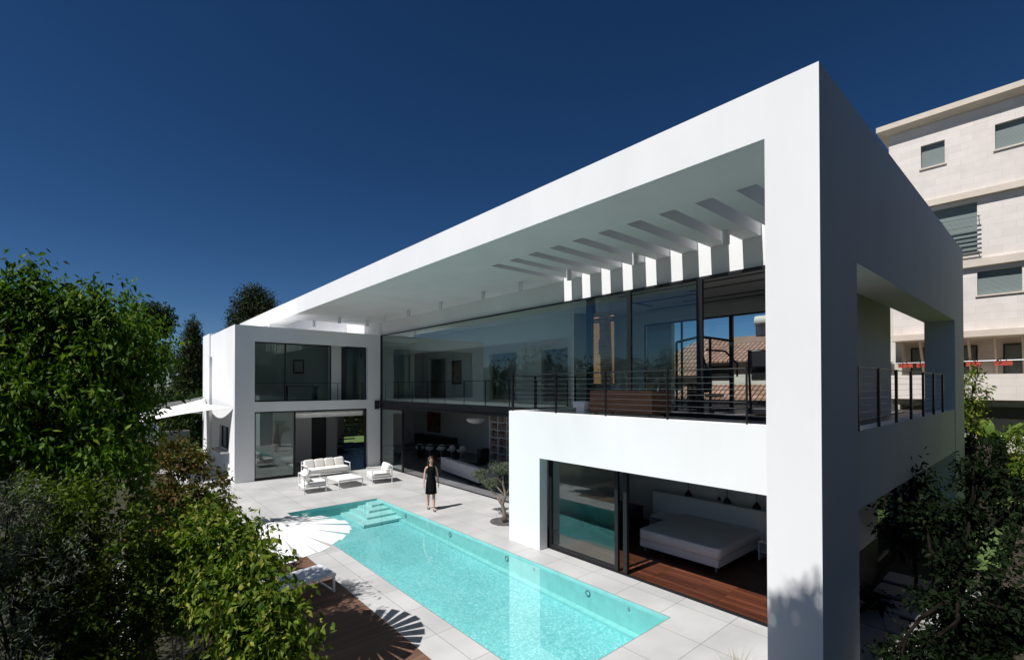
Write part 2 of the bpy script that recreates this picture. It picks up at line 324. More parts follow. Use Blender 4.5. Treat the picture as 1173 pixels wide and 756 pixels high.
def limbs(b, base, fork, clumps, r0, rng=RNG, wob=.12, lt=.42):
    base = Vector(base); fork = Vector(fork)
    pts = [base+(fork-base)*t+Vector((rng.uniform(-1, 1), rng.uniform(-1, 1), 0))*wob*math.sin(t*PI)*.6 for t in (0, .12, .35, .6, .85, 1)]
    b.tube(pts, [r0*1.35, r0*1.05, r0*.95, r0*.88, r0*.8, r0*.72], 10)
    for c in clumps:
        e = Vector(c[:3]); md = fork.lerp(e, .5)+Vector((rng.uniform(-1, 1), rng.uniform(-1, 1), rng.uniform(-.2, .8)))*wob*1.5
        b.tube([fork-Vector((0, 0, r0*.5)), fork.lerp(md, .5), md, md.lerp(e, .6), e], [r0*lt, r0*lt*.75, r0*lt*.55, r0*lt*.36, r0*.08], 6)
        for k in range(3):
            dd = Vector(rng.normal(size=3)).normalized(); e2 = e+Vector((dd.x*c[3], dd.y*c[4], abs(dd.z)*c[5]))*.75
            b.tube([md.lerp(e, .4), md.lerp(e, .7).lerp(e2, .4), e2], [r0*.2, r0*.13, r0*.04], 5)
def tree(name, label, cat, base, fork, clumps, n, size, width, lm, bm_, r0, group=None, crown='crown', **kw):
    t = empty(name, base, 0, label, cat, group); b = MB(); limbs(b, (0, 0, 0), Vector(fork)-Vector(base), [tuple(Vector(c[:3])-Vector(base))+tuple(c[3:]) for c in clumps], r0)
    b.build('trunk', bm_, t, smooth=True)
    P, D = sprays(clumps, n, size, **kw); o = leaf_mesh(crown, P-np.array(base), D, size, width, lm, t)
    return t
# ------------------------------------------------------------------ setting
b = MB(); b.plate(2, -.35, -.02, [-300, 4.5, 8.0, 400], [-200, 4.5, 17.05, 500], lambda x, y: 4.5 < x < 8 and 4.5 < y < 17.05)
struct(b.build('ground', M['ground']))
b = MB(); b.plate(2, -.12, .0, [2.6, 3.86, 4.68, 7.84, 11.3], [2.0, 4.7, 12.3, 16.86, 23.42, 33.0], lambda x, y: (4.68 < x < 7.84 and 4.7 < y < 16.86) or (x < 3.86 and y < 12.3) or (x > 7.84 and y > 23.42) or (4.68 < x < 7.84 and y > 23.42))
struct(b.build('patio', M['paving']))
b = MB(); b.plate(2, -.05, .012, [1.3, 3.85], [3.6, 12.29]); struct(b.build('wooden_deck', M['deck']))
b = MB(); b.plate(2, -.03, -.008, [15.2, 40], [-12, 2.0]); b.plate(2, -.03, -.008, [3, 40], [34.5, 60]); struct(b.build('lawn', M['lawn']))
b = MB(); b.plate(2, -.03, -.004, [28.0, 29.0], [-14, 30]); b.plate(2, -.03, -.004, [1.2, 2.6], [28.5, 33]); struct(b.build('concrete_path', M['road']))
# swimming pool
pool = empty('swimming_pool', (6.26, 10.78, 0), 0, 'long turquoise mosaic swimming pool sunk into the grey patio', 'swimming pool')
def in_pool(b0): b0.v = [(x-6.26, y-10.78, z) for x, y, z in b0.v]; return b0
b = MB(); zb0, zb1 = -.66, -.36
b.add([(4.685, 4.705, zb0), (7.835, 4.705, zb0), (7.835, 16.855, zb1), (4.685, 16.855, zb1)], [(0, 1, 2, 3)]); b.cur = 1
for (xa, ya, xb, yb) in ((4.685, 4.705, 7.835, 4.705), (7.835, 4.705, 7.835, 16.855), (7.835, 16.855, 4.685, 16.855), (4.685, 16.855, 4.685, 4.705)):
    za = zb0 if ya < 10 else zb1; zb = zb0 if yb < 10 else zb1
    b.add([(xa, ya, za), (xb, yb, zb), (xb, yb, -.001), (xa, ya, -.001)], [(0, 1, 2, 3)])
b.add([(7.70, 4.71, -.60), (7.70, 16.85, -.30), (7.833, 16.85, -.29), (7.833, 4.71, -.585), (7.70, 4.71, -.67), (7.70, 16.85, -.37)], [(0, 3, 2, 1), (0, 1, 5, 4)]); in_pool(b).build('basin', [M['mosaic'], M['pool_wall']], pool, weld=False)
for i, (x0, y0, z1) in enumerate(((6.45, 14.85, -.30), (6.78, 15.35, -.225), (7.08, 15.85, -.15), (7.38, 16.3, -.075))):
    b = MB(); b.box(x0, y0, z1-.085, 7.832-.002*i, 16.852-.002*i, z1); in_pool(b).build('step', M['pool_step'], pool, bevel=.006)
b = MB()
for (xa, ya, xb, yb) in ((4.674, 4.694, 7.846, 4.704), (4.674, 16.856, 7.846, 16.866), (4.674, 4.704, 4.684, 16.856), (7.836, 4.704, 7.846, 16.856)): b.box(xa, ya, -.03, xb, yb, .003)
in_pool(b).build('edge_trim', mat('pool_edge_trim', (.20, .21, .21), .5), pool)
for y in (6.63, 9.3, 11.9, 14.62):
    b = MB(); b.tube([(7.822, y+.055*math.cos(q), -.19+.055*math.sin(q)) for q in [2*PI*i/20 for i in range(21)]], .010, 6, cap=False); b.tube([(7.832, y, -.19), (7.824, y, -.19)], .045, 16, 1); in_pool(b).build('pool_light', [M['pool_ring'], M['pool_wall']], pool)
for y in (5.6, 8.3):
    b = MB(); b.tube([(7.832, y, -.16), (7.82, y, -.16)], .03, 12); in_pool(b).build('inlet', M['chrome'], pool)
b = MB(); b.add([(4.69, 4.71, -.045), (7.83, 4.71, -.045), (7.83, 16.85, -.045), (4.69, 16.85, -.045)], [(0, 1, 2, 3)]); struct(b.build('water', M['water'], weld=False))
# ------------------------------------------------------------------ the house
house = empty('white_house', (6.8, 2, 0), 0, 'white two storey modernist house with long cantilevered roof and glass front by the pool', 'house')
def hp(name, mt, fn, parent=None, **kw):
    b = MB(); fn(b)
    if parent is None: b.v = [(x-6.8, y-2, z) for x, y, z in b.v]; return b.build(name, mt, house, **kw)
    b.v = [(x-6.8, y-2, z) for x, y, z in b.v]; return b.build(name, mt, parent, **kw)
PW = M['plaster']; PI_ = M['plaster_in']
SL = [(10.42-.752*k-.34, 10.42-.752*k) for k in range(10)]
ybr = sorted([2.63, 35.0, 25.3, 27.8]+[v for s in SL for v in s])
hp('roof', PW, lambda b: b.plate(2, 7.54, 8.26, [6.79, 7.6, 8.22, 11.0, 11.15, 19.7], ybr, lambda x, y: (8.22 < x < 11.15 and any(a < y < c for a, c in SL)) or (7.6 < x < 11.0 and 25.3 < y < 27.8)))
hp('portal_wall', PW, lambda b: b.plate(1, 1.98, 2.63, [6.79, 8.40, 17.95, 19.7], [0, 6.0, 8.26], lambda x, z: 8.4 < x < 17.95 and z < 6))
hp('side_parapet', PW, lambda b: b.box(8.49, 2.0, 2.36, 17.948, 2.25, 3.52))
hp('bedroom_front_wall', PW, lambda b: b.plate(0, 8.49, 8.76, [2.63, 2.9, 8.78, 9.98], [0, 2.35, 3.52], lambda y, z: 2.9 < y < 8.78 and z < 2.35))
hp('bedroom_side_wall', PW, lambda b: b.box(8.76, 9.75, 0, 11.14, 9.98, 3.52))
hp('balcony_floor', mat('balcony_floor_grey', (.16, .155, .15), .5, .1, 2), lambda b: b.plate(2, 2.75, 3.42, [8.762, 19.6], [2.252, 3.4, 9.748], lambda x, y: x > 17))
hp('terrace_floor', mat('terrace_floor_grey', (.30, .29, .28), .5, .1, 2), lambda b: b.box(17.96, 2.63, 3.0, 19.68, 9, 3.40))
hp('bedroom_end_wall', PW, lambda b: b.box(8.762, 2.65, .95, 12.6, 2.85, 2.74)); hp('end_wall_dark_panel', M['steel'], lambda b: b.box(8.762, 2.66, 0, 12.6, 2.84, .948)); hp('end_wall_pier', PW, lambda b: b.box(17.0, 2.65, 0, 17.9, 2.85, 2.74))  # lower part of the end wall is a plain dark panel
# upper walls above the glass and over the wing
hp('wall_above_glass', PW, lambda b: (b.box(11.15, 2.63, 6.86, 11.40, 23.42, 7.539), b.box(11.0, 23.42, 6.88, 11.40, 27.8, 7.539), b.box(6.8, 27.8, 6.89, 11.4, 28.1, 7.539)))
hp('wing_front_wall', PW, lambda b: b.plate(1, 23.42, 23.72, [4.36, 5.14, 10.38, 11.15], [0, 3.06, 3.50, 6.2, 6.88], lambda x, z: 5.14 < x < 10.38 and (z < 3.06 or 3.5 < z < 6.2)))
hp('wing_side_wall', PW, lambda b: (b.plate(0, 4.361, 4.61, [23.72, 24.67, 26.98, 29.0], [0, 1.27, 2.35, 6.88], lambda y, z: 24.67 < y < 26.98 and 1.27 < z < 2.35),
    b.box(4.56, 29.0, 0, 4.81, 29.45, 5.75), b.box(4.361, 29.0, 5.75, 4.61, 29.45, 6.88), b.box(4.30, 29.45, 0, 4.61, 31.55, 6.98)))
hp('wing_roof', PW, lambda b: b.box(4.62, 23.73, 6.60, 17.4, 31.5, 6.86))
hp('wing_floor', PI_, lambda b: b.box(4.62, 23.73, 3.08, 11.2, 31.5, 3.46))
hp('rear_wall', PI_, lambda b: b.plate(1, 31.5, 31.75, [4.62, 9.0, 11.5, 12.3, 14.1, 17.5], [0, 2.35, 3.2, 3.9, 6.0, 7.0], lambda x, z: (12.3 < x < 14.1 and z < 2.35)))
hp('window_counter', M['paving_white'], lambda b: b.box(4.05, 24.5, 1.17, 4.36, 27.1, 1.23))
hp('back_wall', PI_, lambda b: b.plate(0, 17.5, 17.75, [10.4, 14, 16, 31.5], [0, 3.45, 7.53]))
hp('ceiling', PI_, lambda b: b.box(11.40, 3.02, 6.90, 17.5, 31.4, 7.10))
hp('interior_floor', M['floor_in'], lambda b: b.plate(2, -.10, .012, [4.62, 11.16, 17.5], [9.99, 23.43, 31.5], lambda x, y: x < 11.16 and y < 23.43))
hp('bedroom_floor', M['wood_floor'], lambda b: b.box(8.885, 2.86, -.1, 13.0, 9.74, .012))
hp('bedroom_wall', PI_, lambda b: (b.box(13.0, 2.86, 0, 13.2, 9.98, 2.74), b.box(11.14, 9.75, 0, 13.2, 9.98, 2.74)))
hp('gallery_floor', PI_, lambda b: b.box(13.4, 12.0, 3.12, 17.5, 31.4, 3.45))
hp('gym_floor', mat('gym_floor', (.10, .10, .105), .3, .1, 2), lambda b: b.box(11.165, 3.0, 3.0, 17.5, 12.0, 3.45))
hp('gym_wall', PI_, lambda b: (b.box(13.3, 11.9, 3.45, 15.6, 12.05, 6.9), b.plate(0, 15.5, 15.7, [3.0, 3.3, 10.35, 12.05], [3.45, 6.5, 6.9], lambda y, z: 3.3 < y < 10.35 and z < 6.5)))
hp('end_wall', PW, lambda b: b.box(11.40, 2.98, 3.42, 15.72, 3.18, 7.539))
hp('gallery_wall', PI_, lambda b: b.plate(0, 15.8, 16.0, [12.06, 14.5, 16.2, 18.0, 20.2, 22.0, 24.5, 26.5, 31.4], [3.45, 5.9, 6.9], lambda y, z: z < 5.9 and (14.5 < y < 16.2 or 18 < y < 20.2 or 24.5 < y < 26.5)))
hp('gallery_beam', PI_, lambda b: b.box(13.4, 12.06, 6.05, 13.65, 31.3, 6.89))
for q in ((6.9, 27.5, 0, 8.9, 27.65, 3.06), (9.9, 28.2, 0, 10.6, 28.35, 3.06), (8.70, 24.2, 3.46, 9.3, 24.35, 6.59), (4.7, 28.2, 3.46, 11.1, 28.35, 6.59)): hp('wing_partition', PI_, lambda b: b.box(*q))
M['wardrobe'] = mat('dark_wardrobe', (.05, .05, .055), .4)
for q in ((8.95, 27.9, 0, 9.85, 28.3, 3.0), (9.35, 24.3, 3.47, 10.3, 24.34, 6.2)): hp('partition_panel', M['wardrobe'], lambda b: b.box(*q))
hp('steel_beam', M['steel'], lambda b: (b.box(10.98, 9.99, 3.08, 11.16, 23.41, 3.14), b.box(10.98, 9.99, 3.36, 11.16, 23.41, 3.42), b.box(11.04, 9.99, 3.14, 11.16, 23.41, 3.36), b.box(10.75, 23.34, 3.0, 10.98, 23.418, 3.45)))
hp('steel_column', M['black'], lambda b: b.box(11.5, 9.55, 3.45, 11.68, 9.78, 6.9))
hp('door_track', M['black'], lambda b: (b.box(8.79, 2.9, .0, 8.88, 8.78, .02), b.box(11.08, 9.99, 0, 11.16, 23.41, .022)))
# ceiling recesses of the gym (long dark light slots)
for (x0, y0, x1, y1) in ((11.9, 3.6, 12.0, 8.8), (12.7, 4.2, 14.2, 4.3), (12.7, 4.3, 12.8, 7.0), (14.1, 5.2, 14.2, 8.0), (13.2, 7.0, 13.3, 9.2), (14.8, 3.8, 14.9, 9.8), (12.8, 9.1, 14.2, 9.2)):
    hp('ceiling_slot', M['black'], lambda b: b.box(x0, y0, 6.885, x1, y1, 6.902))
# downlights under the roof
for (x, y) in [(10.2, v) for v in (4.75, 7.05, 9.3, 11.4, 13.4, 16.2, 18.8, 21.2, 23.1)]+[(8.7, 22.9), (8.2, 26.9-1.9)]:
    hp('downlight', PW, lambda b: (b.tube([(x, y, 7.538), (x, y, 7.24)], .075, 16), b.tube([(x, y, 7.241), (x, y, 7.238)], .06, 16)), smooth=False)
# windows
def window(x, rects, bars, name='window', gl=None, axis=0, th=.05, fw=.05, label=None):
    """black frame bars with panes as sub-parts; rects: (u0,u1,z0,z1)"""
    def fr(b):
        for (u0, u1, z0, z1, t) in bars:
            if axis == 0: b.box(x-t/2, u0, z0, x+t/2, u1, z1)
            else: b.box(u0, x-t/2, z0, u1, x+t/2, z1)
    f = hp(name, M['black'], fr)
    for (u0, u1, z0, z1) in rects:
        def pn(b):
            if axis == 0: b.box(x-.006, u0, z0, x+.006, u1, z1)
            else: b.box(u0, x-.006, z0, u1, x+.006, z1)
        hp('pane', gl or M['glass'], pn, f)
    return f
def bars_of(u0, u1, z0, z1, w_=.05, t=.07): return [(u0, u0+w_, z0, z1, t), (u1-w_, u1, z0, z1, t), (u0+w_, u1-w_, z0, z0+w_, t), (u0+w_, u1-w_, z1-w_, z1, t)]
js = [23.37, 21.15, 18.92, 16.65, 14.45, 12.31, 9.99]
window(11.11, [(js[i+1]+.006, js[i]-.006, 3.44, 6.82) for i in range(6)], [(23.33, 23.415, 3.42, 6.86, .09), (9.99, 23.33, 6.81, 6.86, .06), (9.99, 23.33, 3.42, 3.45, .06)], 'upper_window')
for y0, y1 in ((7.89, 9.97), (5.82, 7.89), (2.70, 5.82)):
    window(11.10, [(y0+.07, y1-.03, 3.50, 6.76)] if y0 > 3 else [], bars_of(y0, y1-.003, 3.43, 6.85, .075, .08) if y0 < 7 else [q for i, q in enumerate(bars_of(y0, y1-.003, 3.43, 6.85, .05, .08)) if i != 1], 'sliding_window')
window(11.10, [(21.06, 23.33, .06, 3.03)], bars_of(20.97, 23.40, .022, 3.08, .08, .09), 'sliding_window', M['glass_mirror'])
window(8.86, [(6.68, 8.68, .07, 2.30)], bars_of(6.60, 8.778, .02, 2.348, .09, .07)+[(6.36, 6.46, .02, 2.348, .06)], 'sliding_window', M['glass_mirror'])
window(8.95, [], [(6.40, 6.52, .02, 2.348, .06), (2.9, 6.4, 2.30, 2.348, .06)], 'sliding_window_frame')
window(23.60, [(5.20, 6.42, 3.56, 6.14), (6.48, 8.46, 3.56, 6.14)], bars_of(5.142, 8.56, 3.502, 6.198, .06, .07)+[(6.42, 6.48, 3.56, 6.14, .07)], 'window', axis=1)
window(23.66, [(9.36, 10.3, 3.56, 6.14)], bars_of(9.30, 10.378, 3.502, 6.198, .05, .06), 'window', axis=1)
window(23.58, [(5.20, 6.80, .08, 3.0)], bars_of(5.142, 6.90, .02, 3.058, .07, .07), 'sliding_window', M['glass_mirror'], axis=1)
window(23.62, [], [(10.28, 10.378, .02, 3.058, .08), (6.9, 10.28, 3.0, 3.058, .08)], 'door_frame', axis=1)
window(4.50, [(24.74, 25.8, 1.33, 2.30), (25.86, 26.92, 1.33, 2.30)], bars_of(24.672, 26.978, 1.272, 2.348, .06, .07)+[(25.8, 25.86, 1.33, 2.29, .07)], 'serving_window')
window(15.55, [(3.36, 5.2, 3.5, 6.45), (5.26, 7.02, 3.5, 6.45), (7.14, 8.8, 3.5, 6.45), (8.86, 10.29, 3.5, 6.45)], bars_of(3.302, 10.348, 3.452, 6.498, .05, .07)+[(5.2, 5.26, 3.5, 6.45, .06), (7.02, 7.14, 3.5, 6.45, .09), (8.8, 8.86, 3.5, 6.45, .06)], 'rear_window', M['glass_clear'])
window(2.74, [(12.9, 14.8, .08, 2.3), (14.9, 16.9, .08, 2.3)], bars_of(12.6, 17.0, .02, 2.36, .3, .08)+[(14.8, 14.9, .32, 2.06, .06)], 'garden_window', axis=1)
# roller blind over the open wing door, slatted blind upstairs
hp('roller_blind', M['shade_white'], lambda b: (b.tube([(6.95, 23.80, 2.9), (10.25, 23.80, 2.9)], .07, 12), b.box(6.95, 23.78, 2.72, 10.25, 23.80, 2.88), b.box(6.95, 23.77, 2.69, 10.25, 23.81, 2.72)))
def slats(b):
    z = 4.28
    while z < 6.4: b.box(11.52, 8.72, z, 11.56, 9.5, z+.032, M4=None); z += .062
    for y in (8.9, 9.3): b.tube([(11.54, y, 4.25), (11.54, y, 6.85)], .006, 5)
hp('slatted_blind', M['blind'], slats)
# balcony railings
def railing(name, pts, z0, z1, cap=True):
    """pts: post positions (x,y), flat posts and cables"""
    r = hp(name, M['black'], lambda b: [b.tube([(pts[i][0], pts[i][1], z1), (pts[i+1][0], pts[i+1][1], z1)], .011, 6) for i in range(len(pts)-1)])
    dx, dy = pts[1][0]-pts[0][0], pts[1][1]-pts[0][1]
    for (x, y) in (pts[1:] if name == 'front_railing' else pts):
        hp('post', M['black'], lambda b: b.box(x-(.006 if abs(dx) < abs(dy) else .03)-.02*(abs(dx) < abs(dy)), y-(.03 if abs(dy) < abs(dx) else .010), 3.519, x+(.02 if abs(dx) < abs(dy) else .03), y+(.01 if abs(dy) < abs(dx) else .012), z1+.012), r)
    for k in range(8):
        z = z0+.07+k*(z1-z0-.1)/8
        hp('cable', M['cable'], lambda b: [b.tube([(pts[i][0], pts[i][1], z), (pts[i+1][0], pts[i+1][1], z)], .0026, 5) for i in range(len(pts)-1)], r)
    return r
railing('front_railing', [(8.55, y) for y in (9.79, 8.25, 6.71, 5.17, 3.63)], 3.50, 4.50)
railing('side_railing', [(x, 2.015) for x in (8.50, 9.72, 10.98, 12.25, 13.5, 14.76, 16.03)], 3.50, 4.47)
railing('side_window_railing', [(8.55+k*.85, 9.90) for k in range(4)], 3.50, 4.47)
gr = hp('gallery_railing', M['black'], lambda b: b.box(13.38, 12.2, 4.42, 13.41, 31.2, 4.45))
for k in range(12): hp('post', M['black'], lambda b: b.box(13.38, 12.3+k*1.7, 3.3, 13.41, 12.35+k*1.7, 4.43), gr)
wr = hp('window_railing', M['black'], lambda b: b.box(5.2, 23.9, 4.35, 10.3, 23.92, 4.37))
for k in range(5): hp('post', M['black'], lambda b: b.box(5.25+k*1.25, 23.9, 3.46, 5.28+k*1.25, 23.92, 4.36), wr)
# open stair seen through the wing
st = hp('staircase', M['black'], lambda b: b.box(11.7, 29.6, 0.02, 11.8, 31.3, .1))
for k in range(9): hp('tread', M['black'], lambda b: b.box(11.6+k*.02, 30.9-k*.28, .15+k*.3, 12.6, 31.2-k*.28, .2+k*.3), st)
# ------------------------------------------------------------------ patio furniture
def frame_bars(b, segs, t=.035):
    for p, q in segs: b.tube([p, q], t/2*1.1, 4)
def lounge(name, wd, dp, nb, label, cat, loc, rz, group):
    """aluminium lounge seat, front towards -Y, origin at centre of base"""
    t = empty(name, loc, rz, label, cat, group); h = wd/2; f = -dp/2; r = dp/2
    part('frame', M['white_paint'], t, lambda b: ([b.box(s*h-.02, f, .30, s*h+.02, r, .34) for s in (-1, 1)], b.box(-h+.02, f, .22, h-.02, f+.04, .26), b.box(-h+.02, r-.04, .22, h-.02, r, .26), b.box(-h+.02, f+.04, .225, h-.02, r-.04, .245)), bevel=.004)
    for s in (-1, 1):
        part('armrest', M['white_paint'], t, lambda b: (b.box(s*h-.03, f-.01, .56, s*h+.03, r-.05, .59)), bevel=.006)
        for y in (f, r-.05): part('leg', M['white_paint'], t, lambda b: b.box(s*h-.018, y, 0, s*h+.018, y+.035, .56), bevel=.004)
    part('back_frame', M['white_paint'], t, lambda b: (b.box(-h+.02, r-.04, .70, h-.02, r, .73), [b.box(s*h-.018, r-.035, .56, s*h+.018, r, .73) for s in (-1, 1)]), bevel=.004)
    part('seat_cushion', M['fabric'], t, lambda b: b.soft(-h+.03, f-.01, .26, h-.03, r-.08, .44, e=.16), smooth=True)
    for k in range(nb):
        x0 = -h+.05+k*(wd-.1)/nb; x1 = x0+(wd-.1)/nb-.01
        mm = Matrix.Translation(((x0+x1)/2, r-.16, .61)) @ Matrix.Rotation(R(-16), 4, 'X') @ Matrix.Rotation(R(random.uniform(-4, 4)), 4, 'Y') @ Matrix.Translation((-(x0+x1)/2, -(r-.16), -.61))
        part('back_cushion', M['fabric'], t, lambda b: b.soft(x0, r-.26, .42, x1, r-.06, .80, e=.30, M4=mm), smooth=True)
    return t
lounge('outdoor_sofa', 1.95, .85, 4, 'long white outdoor sofa with four back cushions against the house wing', 'sofa', (7.98, 22.6, 0), R(1), 'white outdoor lounge set')
a1 = lounge('outdoor_armchair', .86, .86, 1, 'white outdoor armchair left of the low table, seen from its back', 'armchair', (6.42, 19.75, 0), R(86), 'white outdoor lounge set')
part('back_cushion', M['fabric_grey'], a1, lambda b: b.soft(-.25, .0, .45, .22, .16, .76, M4=Matrix.Rotation(R(-14), 4, 'X')), smooth=True)
a2 = lounge('outdoor_armchair', .92, .9, 1, 'white outdoor armchair with heaped cushions right of the low table, nearest the living room glass', 'armchair', (9.3, 19.75, 0), R(-100), 'white outdoor lounge set')
part('back_cushion', M['fabric'], a2, lambda b: b.soft(-.32, -.06, .46, .12, .12, .80, M4=Matrix.Rotation(R(-24), 4, 'X')), smooth=True)
t = empty('coffee_table', (7.85, 20.0, 0), R(2), 'low white rectangular coffee table between the two armchairs', 'table', 'white outdoor lounge set')
part('table_top', M['white_paint'], t, lambda b: [b.box(-.52, -.62+k*.207, .33, .52, -.62+k*.207+.197, .355) for k in range(6)])
part('table_frame', M['white_paint'], t, lambda b: (b.box(-.52, -.62, .29, .52, -.59, .33), b.box(-.52, .59, .29, .52, .62, .33), b.box(-.52, -.59, .29, -.49, .59, .33), b.box(.49, -.59, .29, .52, .59, .33)))
for sx in (-1, 1):
    for sy in (-1, 1): part('leg', M['white_paint'], t, lambda b: b.box(sx*.505-.016, sy*.60-.016, 0, sx*.505+.016, sy*.60+.016, .29))
# sun lounger
def lounger(loc, rz, label, back=28):
    t = empty('sun_lounger', loc, rz, label, 'sun lounger', 'white sun loungers on the deck')
    part('frame', M['white_paint'], t, lambda b: (b.box(-.36, -1.0, .32, -.32, 1.0, .37), b.box(.32, -1.0, .32, .36, 1.0, .37), b.box(-.32, -1.0, .32, .32, -.96, .37), b.box(-.32, .96, .32, .32, 1.0, .37)), bevel=.005)
    for y in (-.98, .72):
        part('leg', M['white_paint'], t, lambda b: (b.box(-.36, y, 0, -.32, y+.05, .32), b.box(.32, y, 0, .36, y+.05, .32), b.box(-.32, y, 0, .32, y+.05, .035)), bevel=.004)
    part('seat', M['sling'], t, lambda b: b.box(-.33, -.97, .372, .33, .25, .388))
    part('backrest', M['sling'], t, lambda b: b.box(-.33, 0, 0, .33, .74, .02, M4=Matrix.Translation((0, .25, .375)) @ Matrix.Rotation(R(back), 4, 'X')))
    return t
lounger((2.62, 10.0, .012), R(96), 'white sling sun lounger on the deck beside the vines, foot end towards the pool', 12)
# sunray umbrellas
def umbrella(loc, label, zc=2.12, rad=1.25, rot=0., tilt=(0, 0)):
    t = empty('garden_umbrella', loc, 0, label, 'umbrella', 'white fan bladed umbrellas')
    part('pole', M['white_paint'], t, lambda b: b.tube([(0, 0, .02), (0, 0, zc+.02)], .026, 12), smooth=False)
    part('base', M['white_paint'], t, lambda b: (b.tube([(0, 0, 0), (0, 0, .03)], .30, 24), b.tube([(0, 0, .03), (0, 0, .22)], .045, 12)))
    part('hub', M['white_paint'], t, lambda b: b.tube([(0, 0, zc-.05), (0, 0, zc+.015)], .05, 16))
    T = Matrix.Translation((0, 0, zc)) @ Euler((R(tilt[0]), R(tilt[1]), 0)).to_matrix().to_4x4()
    nb = 26
    for k in range(nb):
        a = rot+2*PI*k/nb; rr = rad*(1+.05*math.sin(3*a+1)); wi = .045; wo_ = .098
        mm = T @ Matrix.Rotation(a, 4, 'Z') @ Matrix.Rotation(R(10+(k % 2)*1.5), 4, 'Y') @ Matrix.Rotation(R(4), 4, 'X')
        zz = .010*(k % 2)
        def blade(b):
            b.add([tuple(mm @ Vector(v)) for v in ((.01, -.03, zz), (.01, .03, zz), (rr, wo_, zz), (rr, -wo_, zz), (.01, -.03, zz+.006), (.01, .03, zz+.006), (rr, wo_, zz+.006), (rr, -wo_, zz+.006))], [(3, 2, 1, 0), (4, 5, 6, 7), (0, 1, 5, 4), (1, 2, 6, 5), (2, 3, 7, 6), (3, 0, 4, 7)])
        part('blade', M['umbrella'], t, blade)
    return t
umbrella((1.93, 7.72, .012), 'white garden umbrella made of radiating flat blades, over the deck beside the pool', 2.14, 1.13, .05, (1, 0))
# shade sail
def hyp(b, A, B_, Cc, D, sag=.35, n=14, th=.006):
    A, B_, Cc, D = map(Vector, (A, B_, Cc, D)); vs = []
    for j in range(n+1):
        for i in range(n+1):
            u, v = i/n, j/n; e = 1-.22*(4*v*(1-v)); u2 = .5+(u-.5)*e; e2 = 1-.22*(4*u*(1-u)); v2 = .5+(v-.5)*e2
            p = (A*(1-u2)+B_*u2)*(1-v2)+(D*(1-u2)+Cc*u2)*v2; p.z -= sag*16*u*(1-u)*v*(1-v)*.25; vs.append(p)
    N_ = (n+1)**2; fs = []
    for j in range(n):
        for i in range(n):
            a = j*(n+1)+i; q = (a, a+1, a+n+2, a+n+1); fs.append(q); fs.append(tuple(k+N_ for k in q[::-1]))
    b.add(vs+[v-Vector((0, 0, th)) for v in vs], fs)
t = empty('shade_sail', (4.2, 27, 3.2), 0, 'white fabric shade sail stretched from the left side wall of the house', 'shade sail')
def inl(b, l): b.v = [(x-l[0], y-l[1], z-l[2]) for x, y, z in b.v]
b = MB(); hyp(b, (4.33, 23.75, 3.28), (4.29, 30.6, 3.55), (.3, 31.5, 2.55), (1.1, 24.6, 2.72), .5); inl(b, (4.2, 27, 3.2)); b.build('canopy', M['sail'], t, smooth=True)
b = MB(); hyp(b, (4.31, 30.9, 3.65), (4.3, 31.4, 2.7), (-.6, 34.5, 2.4), (-.2, 32.0, 3.0), .1); inl(b, (4.2, 27, 3.2)); b.build('canopy', M['sail'], t, smooth=True)
b = MB(); b.tube([(1.1, 24.6, 0), (1.1, 24.6, 2.8)], .035, 10); b.tube([(.3, 31.5, 0), (.3, 31.5, 2.85)], .035, 10); inl(b, (4.2, 27, 3.2)); b.build('pole', M['white_paint'], t)
# frosted fence left of the house
t = empty('glass_fence', (-1, 33.5, 0), 0, 'pale frosted glass garden fence beyond the shade sail', 'fence')
for k in range(5): part('panel', M['glass_fence'], t, lambda b: b.box(-4+k*1.5+.03, -.01, .15, -4+k*1.5+1.47, .01, 2.15))
for k in range(6): part('post', M['chrome'], t, lambda b: b.box(-4+k*1.5-.02, -.03, 0, -4+k*1.5+.02, .03, 2.2))
one('garden_wall', M['road'], 'low grey garden wall behind the frosted glass fence', 'wall', lambda b: b.box(-8, 35.8, 0, 4.2, 36.0, 1.45))
# bicycle
def bicycle(loc, rz):
    t = empty('bicycle', loc, rz, 'bicycle half hidden behind the russet bush by the frosted fence', 'bicycle')
    for x in (-.52, .52):
        wl = part('wheel', M['rubber'], t, lambda b: b.tube([(x+.335*math.cos(a), 0, .345+.335*math.sin(a)) for a in [2*PI*i/28 for i in range(29)]], .02, 6, cap=False), smooth=True)
        part('rim', M['chrome'], wl, lambda b: (b.tube([(x+.305*math.cos(a), 0, .345+.305*math.sin(a)) for a in [2*PI*i/28 for i in range(29)]], .008, 5, cap=False), [b.tube([(x, 0, .345), (x+.30*math.cos(a), 0, .345+.30*math.sin(a))], .002, 3) for a in [2*PI*i/14 for i in range(14)]]))
    part('frame', M['black'], t, lambda b: [b.tube([p, q], .016, 8) for p, q in (((-.52, 0, .345), (-.1, 0, .33)), ((-.1, 0, .33), (.33, 0, .72)), ((-.2, 0, .80), (.31, 0, .80)), ((-.1, 0, .33), (-.22, 0, .88)), ((-.52, 0, .345), (-.2, 0, .78)), ((.33, 0, .70), (.52, 0, .345)), ((.33, 0, .70), (.28, 0, .95)))])
    part('handlebar', M['black'], t, lambda b: b.tube([(.30, -.28, .98), (.26, 0, .95), (.30, .28, .98)], .012, 6)); part('saddle', M['black'], t, lambda b: b.soft(-.36, -.07, .88, -.10, .07, .94))
bicycle((3.25, 31.0, 0), R(12))
